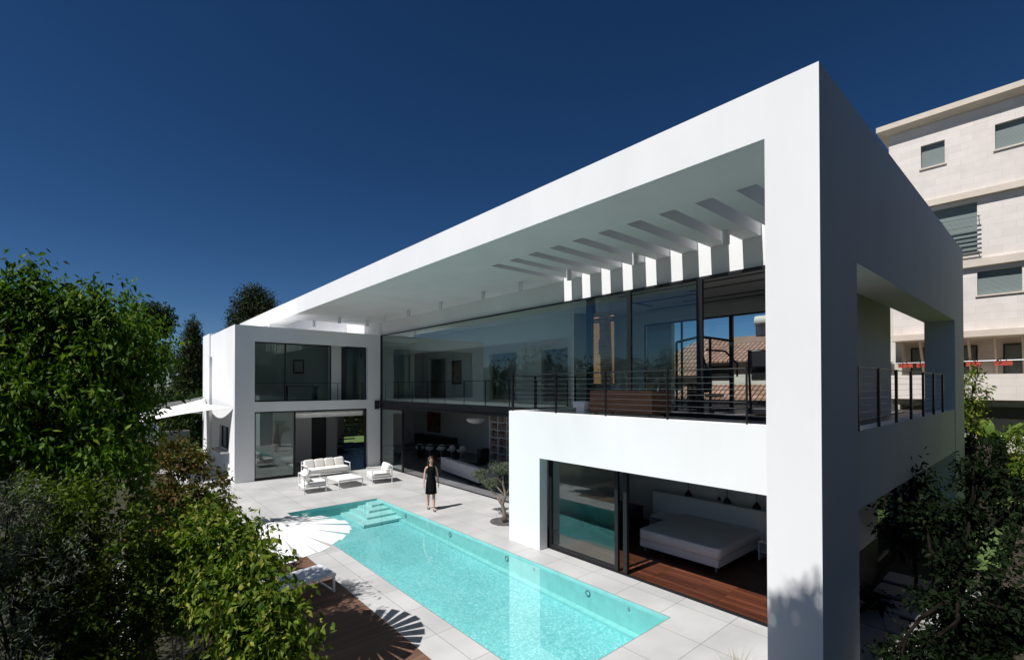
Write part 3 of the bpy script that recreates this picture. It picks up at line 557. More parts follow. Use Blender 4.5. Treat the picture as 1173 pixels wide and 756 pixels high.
# ------------------------------------------------------------------ the woman
def skin_body(name, verts, edges, mt, parent, sub=2, root=0):
    me = bpy.data.meshes.new(name); me.from_pydata([v[:3] for v in verts], edges, []); me.materials.append(mt)
    o = bpy.data.objects.new(name, me); C.objects.link(o); o.parent = parent
    md = o.modifiers.new('skin', 'SKIN'); md.use_smooth_shade = True; md.branch_smoothing = .3
    for i, v in enumerate(verts):
        r = v[3]; me.skin_vertices[0].data[i].radius = (r, r) if not hasattr(r, '__len__') else r
        me.skin_vertices[0].data[i].use_root = (i == root)
    s = o.modifiers.new('sub', 'SUBSURF'); s.levels = sub; s.render_levels = sub
    return o
pw = empty('person', (8.52, 14.12, 0), R(-22), 'woman in a black sleeveless dress walking along the pool edge, long dark hair', 'person')
pw.scale = (1.03, 1.03, 1.03)
V = [(0, 0, .96, (.125, .095)), (0, .005, 1.10, (.105, .08)), (0, .0, 1.24, (.125, .085)), (0, .01, 1.38, (.13, .075)), (0, .012, 1.45, (.06, .05)), (0, 0, 1.52, .045), (0, -.012, 1.60, (.066, .078)), (0, -.008, 1.66, (.07, .085)), (0, 0, 1.72, (.05, .06))]
E = [(i, i+1) for i in range(8)]
def chain(start, pts):
    p = start
    for q in pts: V.append(q); E.append((p, len(V)-1)); p = len(V)-1
    return p
for s in (-1, 1):
    # legs: one foot forward
    fy = -.17 if s > 0 else .19; kx = s*.075
    chain(0, [(s*.085, 0, .88, .088), (kx, fy*.5-.015, .50, .056), (kx*.95, fy*.8+.015, .34, .052), (kx*.85, fy+.0, .10, .030), (kx*.9, fy-.03, .065, .030), (kx*1.0, fy-.12, .035, (.030, .018)), (kx*1.05, fy-.18, .025, (.024, .013))])
    ay = .09*s
    hnd = chain(3, [(s*.155, .012, 1.39, .047), (s*.20, .02, 1.24, .036), (s*.225, .015+ay*.6, 1.10, .031), (s*.245, -.02+ay*1.0, .98, .025), (s*.255, -.05+ay, .87, .019), (s*.258, -.06+ay, .80, (.016, .030))])
    for k, (dy, ln) in enumerate(((-.034, .062), (-.012, .072), (.010, .068), (.030, .052))):
        chain(hnd, [(s*.258, -.06+ay+dy, .765, .0085), (s*.252, -.064+ay+dy, .765-ln*.5, .0078), (s*.240, -.066+ay+dy, .765-ln, .0065)])
    chain(hnd-1, [(s*.245, -.088+ay, .835, .0095), (s*.238, -.105+ay, .80, .008), (s*.234, -.108+ay, .775, .007)])
body = skin_body('body', V, E, M['skin'], pw)
# face
part('nose', M['skin'], body, lambda b: b.ell((0, -.096, 1.615), (.010, .016, .020)), smooth=True)
for s in (-1, 1):
    part('eye', M['eye'], body, lambda b: b.ell((s*.027, -.083, 1.638), (.012, .006, .007)), smooth=True)
    part('ear', M['skin'], body, lambda b: b.ell((s*.072, -.005, 1.625), (.008, .018, .028)), smooth=True)
part('mouth', M['lip'], body, lambda b: b.ell((0, -.088, 1.583), (.020, .006, .006)), smooth=True)
def lathe(b, prof, n=28, M4=None, cx=0, cy_=0):
    vs = []
    for (z, rx, ry, oy) in prof:
        for k in range(n):
            a = 2*PI*k/n; vs.append((cx+rx*math.cos(a), cy_+oy+ry*math.sin(a)*(1+.0*k), z))
    fs = [(j*n+k, j*n+(k+1) % n, (j+1)*n+(k+1) % n, (j+1)*n+k) for j in range(len(prof)-1) for k in range(n)]
    b.add(vs, fs)
part('dress', M['dress'], pw, lambda b: (lathe(b, [(1.435, .085, .062, .008), (1.40, .142, .088, .005), (1.33, .142, .106, -.006), (1.27, .150, .118, -.01), (1.12, .124, .096, 0), (.98, .155, .122, 0), (.86, .172, .140, 0), (.70, .180, .170, .0), (.54, .190, .205, .0), (.535, .178, .195, .0)]),
    [b.tube([(s*.085, -.06, 1.37), (s*.075, -.02, 1.455), (s*.08, .06, 1.40)], .022, 6) for s in (-1, 1)]), smooth=True)
part('hair', M['hair'], pw, lambda b: (b.ell((0, .022, 1.675), (.088, .098, .088)), b.ell((0, .065, 1.53), (.095, .050, .18)), [b.tube([(s*.066, .0, 1.71), (s*.088, .02, 1.60), (s*.098, .01, 1.48), (s*.092, -.045, 1.36)], [.026, .026, .030, .010], 8) for s in (-1, 1)]), smooth=True)
for s in (-1, 1):
    fy = -.17 if s > 0 else .19; x = s*.075
    part('sandal', M['shoe'], pw, lambda b: (b.tube([(x*.88, fy+.02, .012), (x*.88, fy+.02, .06)], [.008, .018], 8), b.add([(x*.9-.03, fy+.04, .055), (x*.9+.03, fy+.04, .055), (x+.036, fy-.12, .012), (x-.036, fy-.12, .012), (x+.03, fy-.20, .008), (x-.03, fy-.20, .008), (x*.9-.03, fy+.04, .045), (x*.9+.03, fy+.04, .045), (x+.036, fy-.12, .0), (x-.036, fy-.12, .0), (x+.03, fy-.20, .0), (x-.03, fy-.20, .0)], [(0, 1, 2, 3), (3, 2, 4, 5), (9, 8, 7, 6), (11, 10, 8, 9), (0, 3, 9, 6), (1, 7, 8, 2), (3, 5, 11, 9), (2, 8, 10, 4), (5, 4, 10, 11), (0, 6, 7, 1)]),
        b.tube([(x-.034, fy-.11, .03), (x, fy-.11, .065), (x+.034, fy-.11, .03)], .007, 6), b.tube([(x*.87+.034*math.cos(a), fy+.0+.034*math.sin(a), .115) for a in [2*PI*i/12 for i in range(13)]], .005, 5)))
# ------------------------------------------------------------------ interior things
t = empty('bed', (11.45, 6.05, .012), 0, 'low double bed with white cover in the ground floor bedroom', 'bed')
part('bed_base', M['bedding'], t, lambda b: b.box(-1.05, -1.0, .12, 1.15, 1.05, .30), bevel=.02)
part('mattress', M['bedding'], t, lambda b: b.soft(-1.08, -1.03, .30, 1.15, 1.08, .56, e=.10), smooth=True)
part('headboard', M['bedding'], t, lambda b: b.box(1.17, -1.9, 0, 1.27, 2.1, 1.02), bevel=.01)
for y in (): part('pillow', M['bedding'], t, lambda b: b.soft(.62, y-.36, .56, 1.12, y+.36, .72, e=.4), smooth=True)
for sx in (-.95, 1.0):
    for sy in (-.9, .95): part('leg', M['chrome'], t, lambda b: b.box(sx-.02, sy-.02, 0, sx+.02, sy+.02, .12))
for i, (y, lab) in enumerate(((7.55, 'white bedside table on the window side of the bed, beside the dark chest'), (4.55, 'white bedside table beside the column end of the bed'))):
    t = empty('bedside_table', (12.25, y, .012), 0, lab, 'bedside table', 'white bedside tables')
    part('table_top', M['bedding'], t, lambda b: b.box(-.25, -.3, .42, .4, .3, .46)); part('shelf', M['bedding'], t, lambda b: b.box(-.22, -.27, .18, .4, .27, .20))
    for s in (-1, 1): part('side_panel', M['bedding'], t, lambda b: b.box(-.25, s*.285-.015, 0, .4, s*.285+.015, .42))
t = empty('dark_chest', (11.2, 8.6, .012), 0, 'black low chest in the bedroom corner left of the bed', 'chest')
part('body', M['black'], t, lambda b: b.box(-.5, -.6, .06, .7, .6, .72), bevel=.01)
for s in (-1, 1): part('drawer', M['steel'], t, lambda b: (b.box(-.52, s*.3-.28, .1, -.503, s*.3+.28, .68), b.box(-.535, s*.3-.08, .4, -.52, s*.3+.08, .42)))
for i, (y, lab) in enumerate(((6.95, 'black pendant lamp over the left end of the headboard'), (5.85, 'black double pendant lamp over the middle of the headboard'), (5.1, 'small black pendant lamp over the right end of the headboard'))):
    t = empty('pendant_lamp', (12.55, y, 1.1), 0, lab, 'lamp', 'bedroom pendant lamps')
    part('cord', M['black'], t, lambda b: b.tube([(0, 0, .1), (0, 0, 1.63)], .008, 5)); part('lamp_shade', M['black'], t, lambda b: (b.tube([(0, 0, 0), (0, 0, .05), (0, 0, .16)], [.11, .09, .02], 14), (b.tube([(0, .22, .04), (0, .22, .12)], [.06, .02], 12) if i == 1 else None)))
# living room
t = empty('indoor_sofa', (12.7, 17.9, .012), R(-9), 'long pale grey sofa seen from behind in the living room', 'sofa')
part('base', M['fabric_grey'], t, lambda b: b.box(-.45, -2.0, .12, .5, 2.0, .38), bevel=.02)
for k in range(4):
    part('back_cushion', M['fabric_grey'], t, lambda b: b.soft(-.47, -1.98+k*.99, .34, -.20, -1.0+k*.99, .74, e=.2), smooth=True)
    part('seat_cushion', M['fabric_grey'], t, lambda b: b.soft(-.2, -1.98+k*.99, .36, .5, -1.0+k*.99, .50, e=.2), smooth=True)
for sx in (-.4, .4):
    for sy in (-1.9, 1.9): part('leg', M['black'], t, lambda b: b.box(sx-.02, sy-.02, 0, sx+.02, sy+.02, .12))
t = empty('dining_table', (15.0, 24.0, .012), R(-52), 'long dark dining table behind the living room sofa', 'table')
part('table_top', M['black'], t, lambda b: b.box(-1.3, -.45, .70, 1.3, .45, .74))
for sx in (-1, 1): part('leg', M['black'], t, lambda b: b.box(sx*1.1-.04, -.4, 0, sx*1.1+.04, .4, .70))
def shell_chair(loc, rz, lab):
    t = empty('dining_chair', loc, rz, lab, 'chair', 'white shell chairs round the dining table')
    part('seat_shell', M['bedding'], t, lambda b: b.ell((0, 0, .60), (.28, .27, .20), 16, 10, fz=lambda v: Vector((v.x, v.y, v.z if v.z < 0 or v.y > .0 else v.z*.0-.03))), smooth=True)
    part('base', M['chrome'], t, lambda b: (b.tube([(0, 0, 0), (0, 0, .42)], [.03, .02], 8), b.tube([(0, 0, 0), (0, 0, .02)], .20, 16)))
names = ['left end', 'second from the left', 'middle', 'second from the right', 'right end']
for k, (px, py, y0) in enumerate(((481, 511, 0), (492, 511, 0), (505, 512, 0), (517, 511, 0), (528, 510, 0))):
    shell_chair(tuple(at(px, py+12, 28.3-k*.3)[:2])+(.012,), R(150+k*12), 'white shell dining chair behind the woman, %s of the row of five' % names[k])
t = empty('pendant_light', (14, 19.0, 2.5), 0, 'wide white dome pendant lamp over the living room', 'lamp')
part('lamp_shade', M['shade_white'], t, lambda b: b.ell((0, 0, .05), (.46, .46, .22), 24, 10, fz=lambda v: Vector((v.x, v.y, min(v.z, .05)))), smooth=True); part('cord', M['black'], t, lambda b: b.tube([(0, 0, .1), (0, 0, .60)], .01, 5))
t = empty('bookcase', (15.2, 17.9, .012), R(-90), 'tall white open bookcase full of books in the living room', 'bookcase')
part('frame', M['bedding'], t, lambda b: ([b.box(-1.35+k*.68-.02, -.15, 0, -1.35+k*.68+.02, .15, 2.8) for k in range(5)], b.box(-1.37, .15, 0, 1.39, .17, 2.8)))
for r in range(8): part('shelf', M['bedding'], t, lambda b: b.box(-1.33, -.148, .02+r*.39, 1.35, .148, .045+r*.39))
rr = random.Random(3)
for r in range(7):
    def row(b):
        x = -1.3
        while x < 1.25:
            wd_ = rr.uniform(.02, .06); h = rr.uniform(.18, .32)
            if rr.random() < .8 and abs(((x+1.35) % .68)) > .04: b.box(x, -.12, .046+r*.39, x+wd_-.004, .08, .046+r*.39+h)
            x += wd_
    tag(part('books', M['book'], t, row), None, None, None, 'stuff')
one('painting', [M['black'], M['screen']], 'framed dark painting with orange figures on the living room rear wall', 'painting', lambda b: (b.box(-.02, -.85, -.75, .02, .85, .75, 0), b.box(-.03, -.78, -.68, -.021, .78, .68, 1)), loc=None).location = (17.46, 28.6, 1.75)
t = empty('lounge_chair', (14.0, 18.9, .012), R(200), 'black high backed lounge chair behind the living room sofa', 'armchair')
part('seat', M['black'], t, lambda b: b.soft(-.4, -.4, .3, .4, .4, .48), smooth=True); part('backrest', M['black'], t, lambda b: b.soft(-.42, .25, .4, .42, .5, 1.15), smooth=True); part('base', M['chrome'], t, lambda b: (b.tube([(0, 0, 0), (0, 0, .32)], .04, 8), b.tube([(0, 0, 0), (0, 0, .03)], .3, 16)))
one('sideboard', M['black'], 'long dark sideboard along the living room rear wall', 'sideboard', lambda b: (b.box(16.9, 25.6, .15, 17.4, 30.3, .85), [b.box(16.88, 25.65+k*1.16, .18, 16.9, 26.75+k*1.16, .82) for k in range(4)], b.box(17.0, 25.8, .012, 17.3, 30.1, .15)))
# upper wing room
t = empty('chandelier', (6.45, 25.0, 5.9), 0, 'row of white glass rods hanging as a chandelier behind the upper wing window', 'chandelier')
part('ceiling_bar', M['black'], t, lambda b: (b.box(-.5, -.02, .40, .5, .02, .43), b.box(-.02, -.02, .43, .02, .02, .69)))
for k in range(8): part('rod', M['shade_white'], t, lambda b: b.tube([(-.46+k*.13, 0, -.03+.03*(k % 2)), (-.46+k*.13, 0, .40)], .03, 8))
t = empty('desk', (8.0, 26.4, 3.46), 0, 'dark desk with a lamp behind the upper wing window', 'desk')
part('table_top', M['steel'], t, lambda b: b.box(-.8, -.35, .72, .8, .35, .75)); [part('leg', M['steel'], t, lambda b: b.box(s*.75-.02, -.3, 0, s*.75+.02, .3, .72)) for s in (-1, 1)]
one('wall_picture', [M['black'], M['fabric_grey']], 'small framed picture on the wall of the upper wing room', 'picture', lambda b: (b.box(-.3, -.02, -.4, .3, .0, .4, 0), b.box(-.22, -.03, -.3, .22, -.021, .3, 1))).location = (8.4, 28.19, 5.3)
one('gallery_picture', [M['black'], M['screen']], 'dark figure picture on the gallery wall behind the upper glass', 'picture', lambda b: (b.box(-.03, -.5, -.7, .0, .5, .7, 0), b.box(-.04, -.42, -.6, -.031, .42, .6, 1))).location = (15.79, 23.3, 5.0)
# gym
t = empty('treadmill', (13.0, 4.9, 3.45), R(100), 'black treadmill in the upstairs gym beside the portal column', 'treadmill')
part('deck', M['black'], t, lambda b: b.box(-.4, -.9, .05, .4, .9, .20), bevel=.02); part('belt', M['rubber'], t, lambda b: b.box(-.26, -.85, .201, .26, .7, .212))
for s in (-1, 1): part('upright', M['steel'], t, lambda b: b.tube([(s*.36, .6, .2), (s*.36, .75, 1.25), (s*.34, .30, 1.28)], .03, 8))
part('console', M['black'], t, lambda b: b.box(-.38, .62, 1.20, .38, .80, 1.62), bevel=.02)
t = empty('multi_gym', (12.9, 6.6, 3.45), R(75), 'tall black cable multi gym with seat and curved arms upstairs', 'exercise machine')
part('frame', M['steel'], t, lambda b: [b.tube(p, .035, 8) for p in (((-.6, .5, 0), (-.6, .5, 2.0)), ((.6, .5, 0), (.6, .5, 2.0)), ((-.6, .5, 2.0), (0, .2, 2.12), (.6, .5, 2.0)), ((0, .2, 2.12), (0, -1.1, 2.05)), ((-.7, .5, .04), (.7, .5, .04)), ((0, .5, .04), (0, -.9, .04)))])
part('arm', M['steel'], t, lambda b: [b.tube([(s*.1, .1, 1.75), (s*.4, -.3, 1.7), (s*.55, -.6, 1.35), (s*.5, -.65, 1.0)], .028, 8) for s in (-1, 1)])
part('seat', M['black'], t, lambda b: b.soft(-.18, -.55, .42, .18, -.1, .52), smooth=True); part('backrest', M['black'], t, lambda b: b.soft(-.16, -.08, .55, .16, .04, 1.25), smooth=True)
part('weight_stack', M['rubber'], t, lambda b: [b.box(-.14, .42, .1+k*.06, .14, .58, .155+k*.06) for k in range(12)]); part('pulley', M['chrome'], t, lambda b: b.tube([(0, -1.08, 1.95), (.04, -1.08, 1.95)], .07, 14))
t = empty('exercise_bike', (12.4, 8.1, 3.45), R(60), 'exercise bike upstairs beside the slatted blind', 'exercise machine')
part('frame', M['chrome'], t, lambda b: [b.tube(p, .03, 8) for p in (((0, -.5, .05), (0, .5, .05)), ((0, -.2, .05), (0, -.3, .8)), ((0, .35, .05), (0, .25, 1.25), (0, .05, 1.3)), ((-.25, -.5, .03), (.25, -.5, .03)), ((-.25, .5, .03), (.25, .5, .03)))])
part('flywheel', M['black'], t, lambda b: b.tube([(-.04, .2, .35), (.04, .2, .35)], .24, 20)); part('saddle', M['black'], t, lambda b: b.soft(-.12, -.45, .8, .12, -.18, .88), smooth=True)
# walnut settle on the balcony
t = empty('wooden_daybed', (10.0, 7.35, 3.42), 0, 'walnut board daybed with high back on the balcony behind the railing', 'daybed')
part('back_panel', M['walnut'], t, lambda b: b.box(-.30, -1.08, .10, -.26, .78, .66), bevel=.004)
part('side_panel', M['walnut'], t, lambda b: (b.box(-.26, .74, .10, .55, .78, .64)), bevel=.004); part('side_panel', M['walnut'], t, lambda b: b.box(-.26, -1.08, .10, .55, -1.04, .64), bevel=.004)
part('seat', M['walnut'], t, lambda b: b.box(-.26, -1.04, .18, .55, .74, .24)); part('seat_cushion', M['fabric'], t, lambda b: b.soft(-.24, -1.0, .24, .53, .72, .40, e=.15), smooth=True)
for sx in (-.22, .48):
    for sy in (-.95, .65): part('leg', M['black'], t, lambda b: b.box(sx-.03, sy-.03, 0, sx+.03, sy+.03, .10))
one('side_table', M['bedding'], 'small white cube side table beside the walnut daybed on the balcony', 'side table', lambda b: (b.box(9.58, 8.22, 3.62, 9.98, 8.62, 3.78), b.box(9.64, 8.28, 3.42, 9.92, 8.56, 3.62)), bevel=.01)
# ------------------------------------------------------------------ neighbouring stone apartment block
nb = empty('stone_apartment_building', (29.2, 0, 0), 0, 'pale limestone apartment building with shutters and overhanging eave behind the house', 'building')
def np_(name, mt, fn, parent=None, **kw):
    b = MB(); fn(b); b.v = [(x-29.2, y, z) for x, y, z in b.v]; return b.build(name, mt, parent or nb, **kw)
W1 = [(3.50, 4.34, 14.37, 15.44), (.95, 1.88, 14.35, 15.44), (-2.5, -1.2, 14.35, 15.44)]
W2 = [(2.47, 4.9, 10.12, 12.32), (-2.4, -.6, 10.12, 11.9)]
W3 = [(1.13, 2.49, 8.16, 9.22), (3.05, 3.75, 7.6, 9.22), (-2.5, -1.0, 8.16, 9.22)]
def facade(b, x0, x1, y0, y1, z0, z1, W):
    us = sorted({y0, y1, *[v for q in W for v in q[:2]]}); vs = sorted({z0, z1, *[v for q in W for v in q[2:]]})
    b.plate(0, x0, x1, us, vs, lambda y, z: any(q[0] < y < q[1] and q[2] < z < q[3] for q in W))
np_('wall', M['stone'], lambda b: facade(b, 29.2, 29.6, -10, 5.54, 12.78, 16.38, W1), weld=False)
np_('wall', M['stone'], lambda b: facade(b, 29.32, 29.7, -10, 5.45, 9.75, 12.5, W2), weld=False)
np_('wall', M['stone'], lambda b: facade(b, 29.32, 29.7, -10, 5.45, 6.6, 9.42, W3), weld=False)
np_('side_wall', M['cream'], lambda b: (b.box(29.6, 5.2, 12.78, 42, 5.53, 16.38), b.box(29.7, 5.2, 0, 42, 5.44, 12.5), b.box(31.2, 5.44, 0, 42, 8.0, 9.4)))
np_('cornice', M['stone_plain'], lambda b: (b.box(29.08, -10, 12.5, 42, 5.62, 12.78), b.box(29.14, -10, 9.42, 42, 5.55, 9.75), b.box(29.0, -10, 6.32, 31.0, 5.5, 6.6)))
np_('eave', M['stone_plain'], lambda b: (b.box(28.75, -10.4, 16.55, 43, 5.95, 16.80), b.add([(29.10, -10, 16.381), (29.10, 5.60, 16.381), (28.8, 5.9, 16.549), (28.8, -10, 16.549), (42, -10, 16.381), (42, 5.6, 16.381), (42, 5.9, 16.549), (42, -10, 16.549)], [(0, 1, 2, 3), (1, 5, 6, 2), (0, 4, 5, 1)])))
for i, q in enumerate(W1+W2+W3):
    x = 29.2 if i < 3 else 29.32
    f = np_('window', M['shutter'], lambda b: b.box(x+.16, q[0], q[2] if i != 6 else q[2]+.18, x+.19, q[1], q[3]))
    np_('sill', M['stone_plain'], lambda b: b.box(x-.06, q[0]-.06, q[2]-.07, x+.15, q[1]+.06, q[2]-.003), f)
    np_('pane', M['black'], lambda b: (b.box(x+.2, q[0], q[2], x+.22, q[1], q[3])), f)
np_('window_bars', M['shutter'], lambda b: ([b.box(29.05, 2.35, 10.0+k*.20, 29.09, 4.9, 10.035+k*.20) for k in range(9)], [b.box(29.05, y, 10.0, 29.32, y+.03, 10.03) for y in (2.4, 3.6)], [b.box(29.05, y, 11.6, 29.32, y+.03, 11.63) for y in (2.4, 3.6)]))
np_('recessed_wall', M['stone'], lambda b: facade(b, 31.0, 31.2, -10, 5.2, 3.3, 6.6, [(1.05, 1.75, 3.4, 6.0), (2.7, 3.25, 3.4, 6.0), (4.55, 5.0, 3.4, 6.0), (-1.5, -.3, 3.4, 6.0)]), weld=False)
for (y0, y1) in ((1.05, 1.75), (2.7, 3.25), (4.55, 5.0), (-1.5, -.3)):
    f = np_('balcony_door', M['black'], lambda b: (b.box(30.95, y0-.06, 3.4, 31.02, y0, 6.06), b.box(30.95, y1, 3.4, 31.02, y1+.06, 6.06), b.box(30.95, y0, 6.0, 31.02, y1, 6.06)))
    np_('shutter', M['shutter'], lambda b: b.box(31.05, y0, 3.4, 31.08, y1, 6.0), f)
for k in range(7): np_('pergola_strut', M['stone_plain'], lambda b: b.add([(29.9, 4.6-k*.85, 6.31), (29.9, 4.52-k*.85, 6.31), (30.98, 4.52-k*.85, 4.6), (30.98, 4.6-k*.85, 4.6), (30.2, 4.6-k*.85, 6.31), (30.2, 4.52-k*.85, 6.31), (30.98, 4.52-k*.85, 5.0), (30.98, 4.6-k*.85, 5.0)], [(0, 1, 2, 3), (4, 7, 6, 5), (0, 3, 7, 4), (1, 5, 6, 2)]))
np_('balcony_parapet', M['stone'], lambda b: b.box(28.0, -10, 3.58, 28.2, 5.3, 4.66), weld=False)
np_('balcony_floor', M['stone_plain'], lambda b: b.box(28.2, -10, 3.3, 31.2, 5.3, 3.57))
np_('balcony_rail', M['cable'], lambda b: (b.tube([(28.1, -10, 5.22), (28.1, 5.3, 5.22)], .012, 6), [b.tube([(28.1, 5.2-k*1.2, 4.66), (28.1, 5.2-k*1.2, 5.22)], .012, 6) for k in range(12)]))
np_('base_wall', M['cream'], lambda b: b.box(30.2, -10, 0, 30.4, 5.3, 3.3))
np_('garage_wall', M['stone'], lambda b: b.box(29.0, -10, 0, 29.2, 5.3, 2.76), weld=False)
for y in (4.75, 4.1, 3.0, 2.55, 1.62, -.2, -1.6):
    t = empty('flower_box', (28.0, y, 5.12), 0, 'red flower box hung on the balcony rail of the stone building', 'flower box', 'red flower boxes on the stone building balcony')
    part('box', M['red'], t, lambda b: b.box(-.14, -.26, -.12, -.02, .26, .06))
    P, D = sprays([(-.1, 0, .1, .08, .26, .06)], 60, .05); leaf_mesh('flowers', P, D, .05, .6, M['leaf_shade'], t)
# ------------------------------------------------------------------ tiled house behind the gym windows
th = empty('tiled_house', (27, 11, 0), 0, 'cream house with terracotta hip roof seen through the gym windows', 'house')
def tp(name, mt, fn, **kw): b = MB(); fn(b); b.v = [(x-27, y-11, z) for x, y, z in b.v]; return b.build(name, mt, th, **kw)
tp('wall', M['cream'], lambda b: (b.box(24.1, 5.8, 0, 34, 12.5, 5.40), b.box(24.12, 12.5, 0, 34, 16.4, 4.7)), weld=False)
tp('parapet_wall', M['brown_wall'], lambda b: b.box(26.0, 5.4, 5.4, 26.3, 12.0, 6.82))
tp('roof', M['roof_tile'], lambda b: b.add([(23.7, 5.5, 5.45), (23.7, 12.55, 5.45), (25.99, 12.55, 6.46), (25.99, 5.5, 6.46), (23.7, 5.5, 5.36), (23.7, 12.55, 5.36), (25.99, 12.55, 6.3), (25.99, 5.5, 6.3)], [(0, 3, 2, 1), (4, 5, 6, 7), (0, 1, 5, 4), (1, 2, 6, 5), (3, 0, 4, 7)]), weld=False)
tp('hip_roof', M['roof_tile'], lambda b: b.add([(23.6, 12.0, 4.72), (23.6, 16.7, 4.72), (33, 16.7, 4.72), (33, 12.0, 4.72), (26.8, 14.0, 6.95), (30, 14.0, 6.95), (26.8, 12.3, 6.75)], [(0, 6, 4, 1), (1, 4, 5, 2), (2, 5, 3), (3, 5, 4, 6), (0, 3, 6), (0, 1, 2, 3)]), weld=False)
tp('lower_roof', M['roof_tile'], lambda b: b.add([(21.9, 5.5, 3.0), (21.9, 13.5, 3.0), (24.09, 13.5, 4.25), (24.09, 5.5, 4.25), (21.9, 5.5, 2.9), (21.9, 13.5, 2.9), (24.09, 13.5, 4.1), (24.09, 5.5, 4.1)], [(0, 3, 2, 1), (4, 5, 6, 7), (0, 1, 5, 4), (1, 2, 6, 5), (3, 0, 4, 7)]), weld=False)
tp('porch_wall', M['cream'], lambda b: b.box(22.3, 5.7, 0, 22.5, 13.3, 2.9))
for y in (7, 9.5, 11.5): tp('window', M['black'], lambda b: b.box(24.06, y-.5, 4.5, 24.095, y+.5, 5.2))
t = empty('water_tank', (26.15, 10.2, 7.12), 0, 'rooftop solar water tank and antenna on the tiled house', 'water tank')
part('tank', M['cream'], t, lambda b: b.tube([(0, -.4, .45), (0, .4, .45)], .28, 16)); part('antenna', M['steel'], t, lambda b: (b.tube([(.2, -.8, -.4), (.2, -.8, 1.1)], .02, 6), [b.tube([(.2, -1.2, .6+k*.15), (.2, -.3, .6+k*.15)], .01, 4) for k in range(3)])); part('stand', M['steel'], t, lambda b: b.box(-.2, -.35, -.3, .2, .35, .18))
# ------------------------------------------------------------------ side garden
for i in range(6):
    o = one('stepping_slab', M['paving_white'], ['farthest grey stepping slab of the side path', 'second farthest grey stepping slab of the side path', 'third farthest grey stepping slab of the side path', 'third nearest grey stepping slab of the side path', 'second nearest grey stepping slab of the side path', 'nearest grey stepping slab of the side path'][i], 'stepping stone', lambda b: b.box(-.33, -.75, -.02, .33, .75, .03), 'stepping slabs beside the house end', bevel=.008)
    o.location = (13.1-i*.86, 1.85-.02*i, 0)
# ------------------------------------------------------------------ planting
def cl(px, py, d, rx, ry=None, rz=None):
    x, y, z = at(px, py, d); return (x, y, z, rx, ry or rx, rz or rx)
gz = lambda p: (p[0], p[1], -.02)
cl_scale = lambda c, k: (c[0]*k, c[1]*k, H+(c[2]-H)*k, c[3]*k, c[4]*k, c[5]*k)   # nearer and smaller alike
# big broadleaf tree at the left edge
T1 = [cl(28, 385, 7.6, .75, .75, .6), cl(80, 400, 7.9, .7, .7, .62), cl(130, 400, 8.2, .60, .7, .58), cl(50, 460, 7.4, .85, .85, .65), cl(120, 455, 7.9, .75, .75, .55), cl(164, 415, 8.5, .36, .45, .42), cl(15, 350, 7.7, .36, .45, .30), cl(158, 462, 8.5, .34, .45, .30),
      cl(36, 322, 7.6, .10, .12, .28), cl(30, 342, 7.6, .25, .2, .18), cl(96, 352, 7.9, .26, .35, .20), cl(128, 350, 8.1, .28, .35, .18), cl(-45, 400, 7.2, 1.0, 1.0, .9), cl(-40, 490, 7.0, 1.0, 1., .8), cl(80, 520, 7.2, .7, .7, .42), cl(135, 505, 7.9, .42, .45, .32)]
T1 = [cl_scale(c, .8) for c in T1]+[cl(92, 362, 7.3, .42, .6, .30), cl(128, 378, 7.6, .42, .6, .32), cl(152, 388, 7.8, .32, .5, .24), cl(176, 405, 7.9, .26, .5, .22), cl(60, 375, 7.2, .4, .5, .3)]
p0 = at(70, 560, 6.2)
tree('broadleaf_tree', 'large dense broadleaf tree rising against the sky at the left edge', 'tree', gz(p0), (p0[0], p0[1], 2.6), T1, 29000, .092, .42, M['leaf_big'], M['bark_dark'], .16, per=8, down=.9, shell=1.9, sub=18, subr=.27, spread=1.8)
p0 = at(110, 560, 10.5)
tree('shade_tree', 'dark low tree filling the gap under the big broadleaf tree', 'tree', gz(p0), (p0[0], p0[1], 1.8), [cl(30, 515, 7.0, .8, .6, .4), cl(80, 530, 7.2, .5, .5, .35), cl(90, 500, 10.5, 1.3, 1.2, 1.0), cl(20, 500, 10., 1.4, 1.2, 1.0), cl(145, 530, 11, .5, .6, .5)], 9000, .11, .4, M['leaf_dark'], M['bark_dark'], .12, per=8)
p0 = at(20, 700, 4.0)
OL = [cl(12, 575, 4.3, .20, .22, .18), cl(45, 600, 4.4, .10, .15, .14), cl(-20, 620, 4.1, .3, .25, .3), cl(20, 660, 4.1, .14, .2, .18), cl(78, 645, 4.2, .10, .14, .20), cl(8, 720, 3.9, .22, .25, .2), cl(62, 690, 4.0, .10, .15, .16), cl(30, 765, 3.8, .2, .2, .2)]
tree('olive_shrub', 'silvery olive shrub with narrow leaves in the lower left corner', 'shrub', gz(p0), (p0[0], p0[1], 1.7), OL, 3600, .05, .22, M['leaf_olive'], M['bark_dark'], .03, per=10, down=-.2, lift=.9, shell=1.7, crown='foliage', sub=8, subr=.5)
p0 = at(110, 720, 4.9)
YG = [cl(75, 580, 5.0, .34, .4, .26), cl(108, 600, 5.0, .36, .4, .30), cl(128, 650, 5.0, .42, .4, .34), cl(55, 560, 5.3, .26, .4, .2), cl(100, 710, 4.6, .5, .4, .4), cl(146, 700, 5.0, .26, .35, .45), cl(50, 660, 4.7, .5, .4, .45), cl(10, 680, 4.6, .5, .4, .5), cl(60, 760, 4.4, .5, .4, .4), cl(132, 755, 4.6, .34, .3, .3)]
tree('bushy_shrub', 'small leaved yellow green shrub right of the silvery olive', 'shrub', gz(p0), (p0[0], p0[1], 1.3), YG, 22000, .048, .55, M['leaf_yellow'], M['bark_dark'], .05, per=9, crown='foliage', sub=14)
p0 = at(162, 700, 6.2)
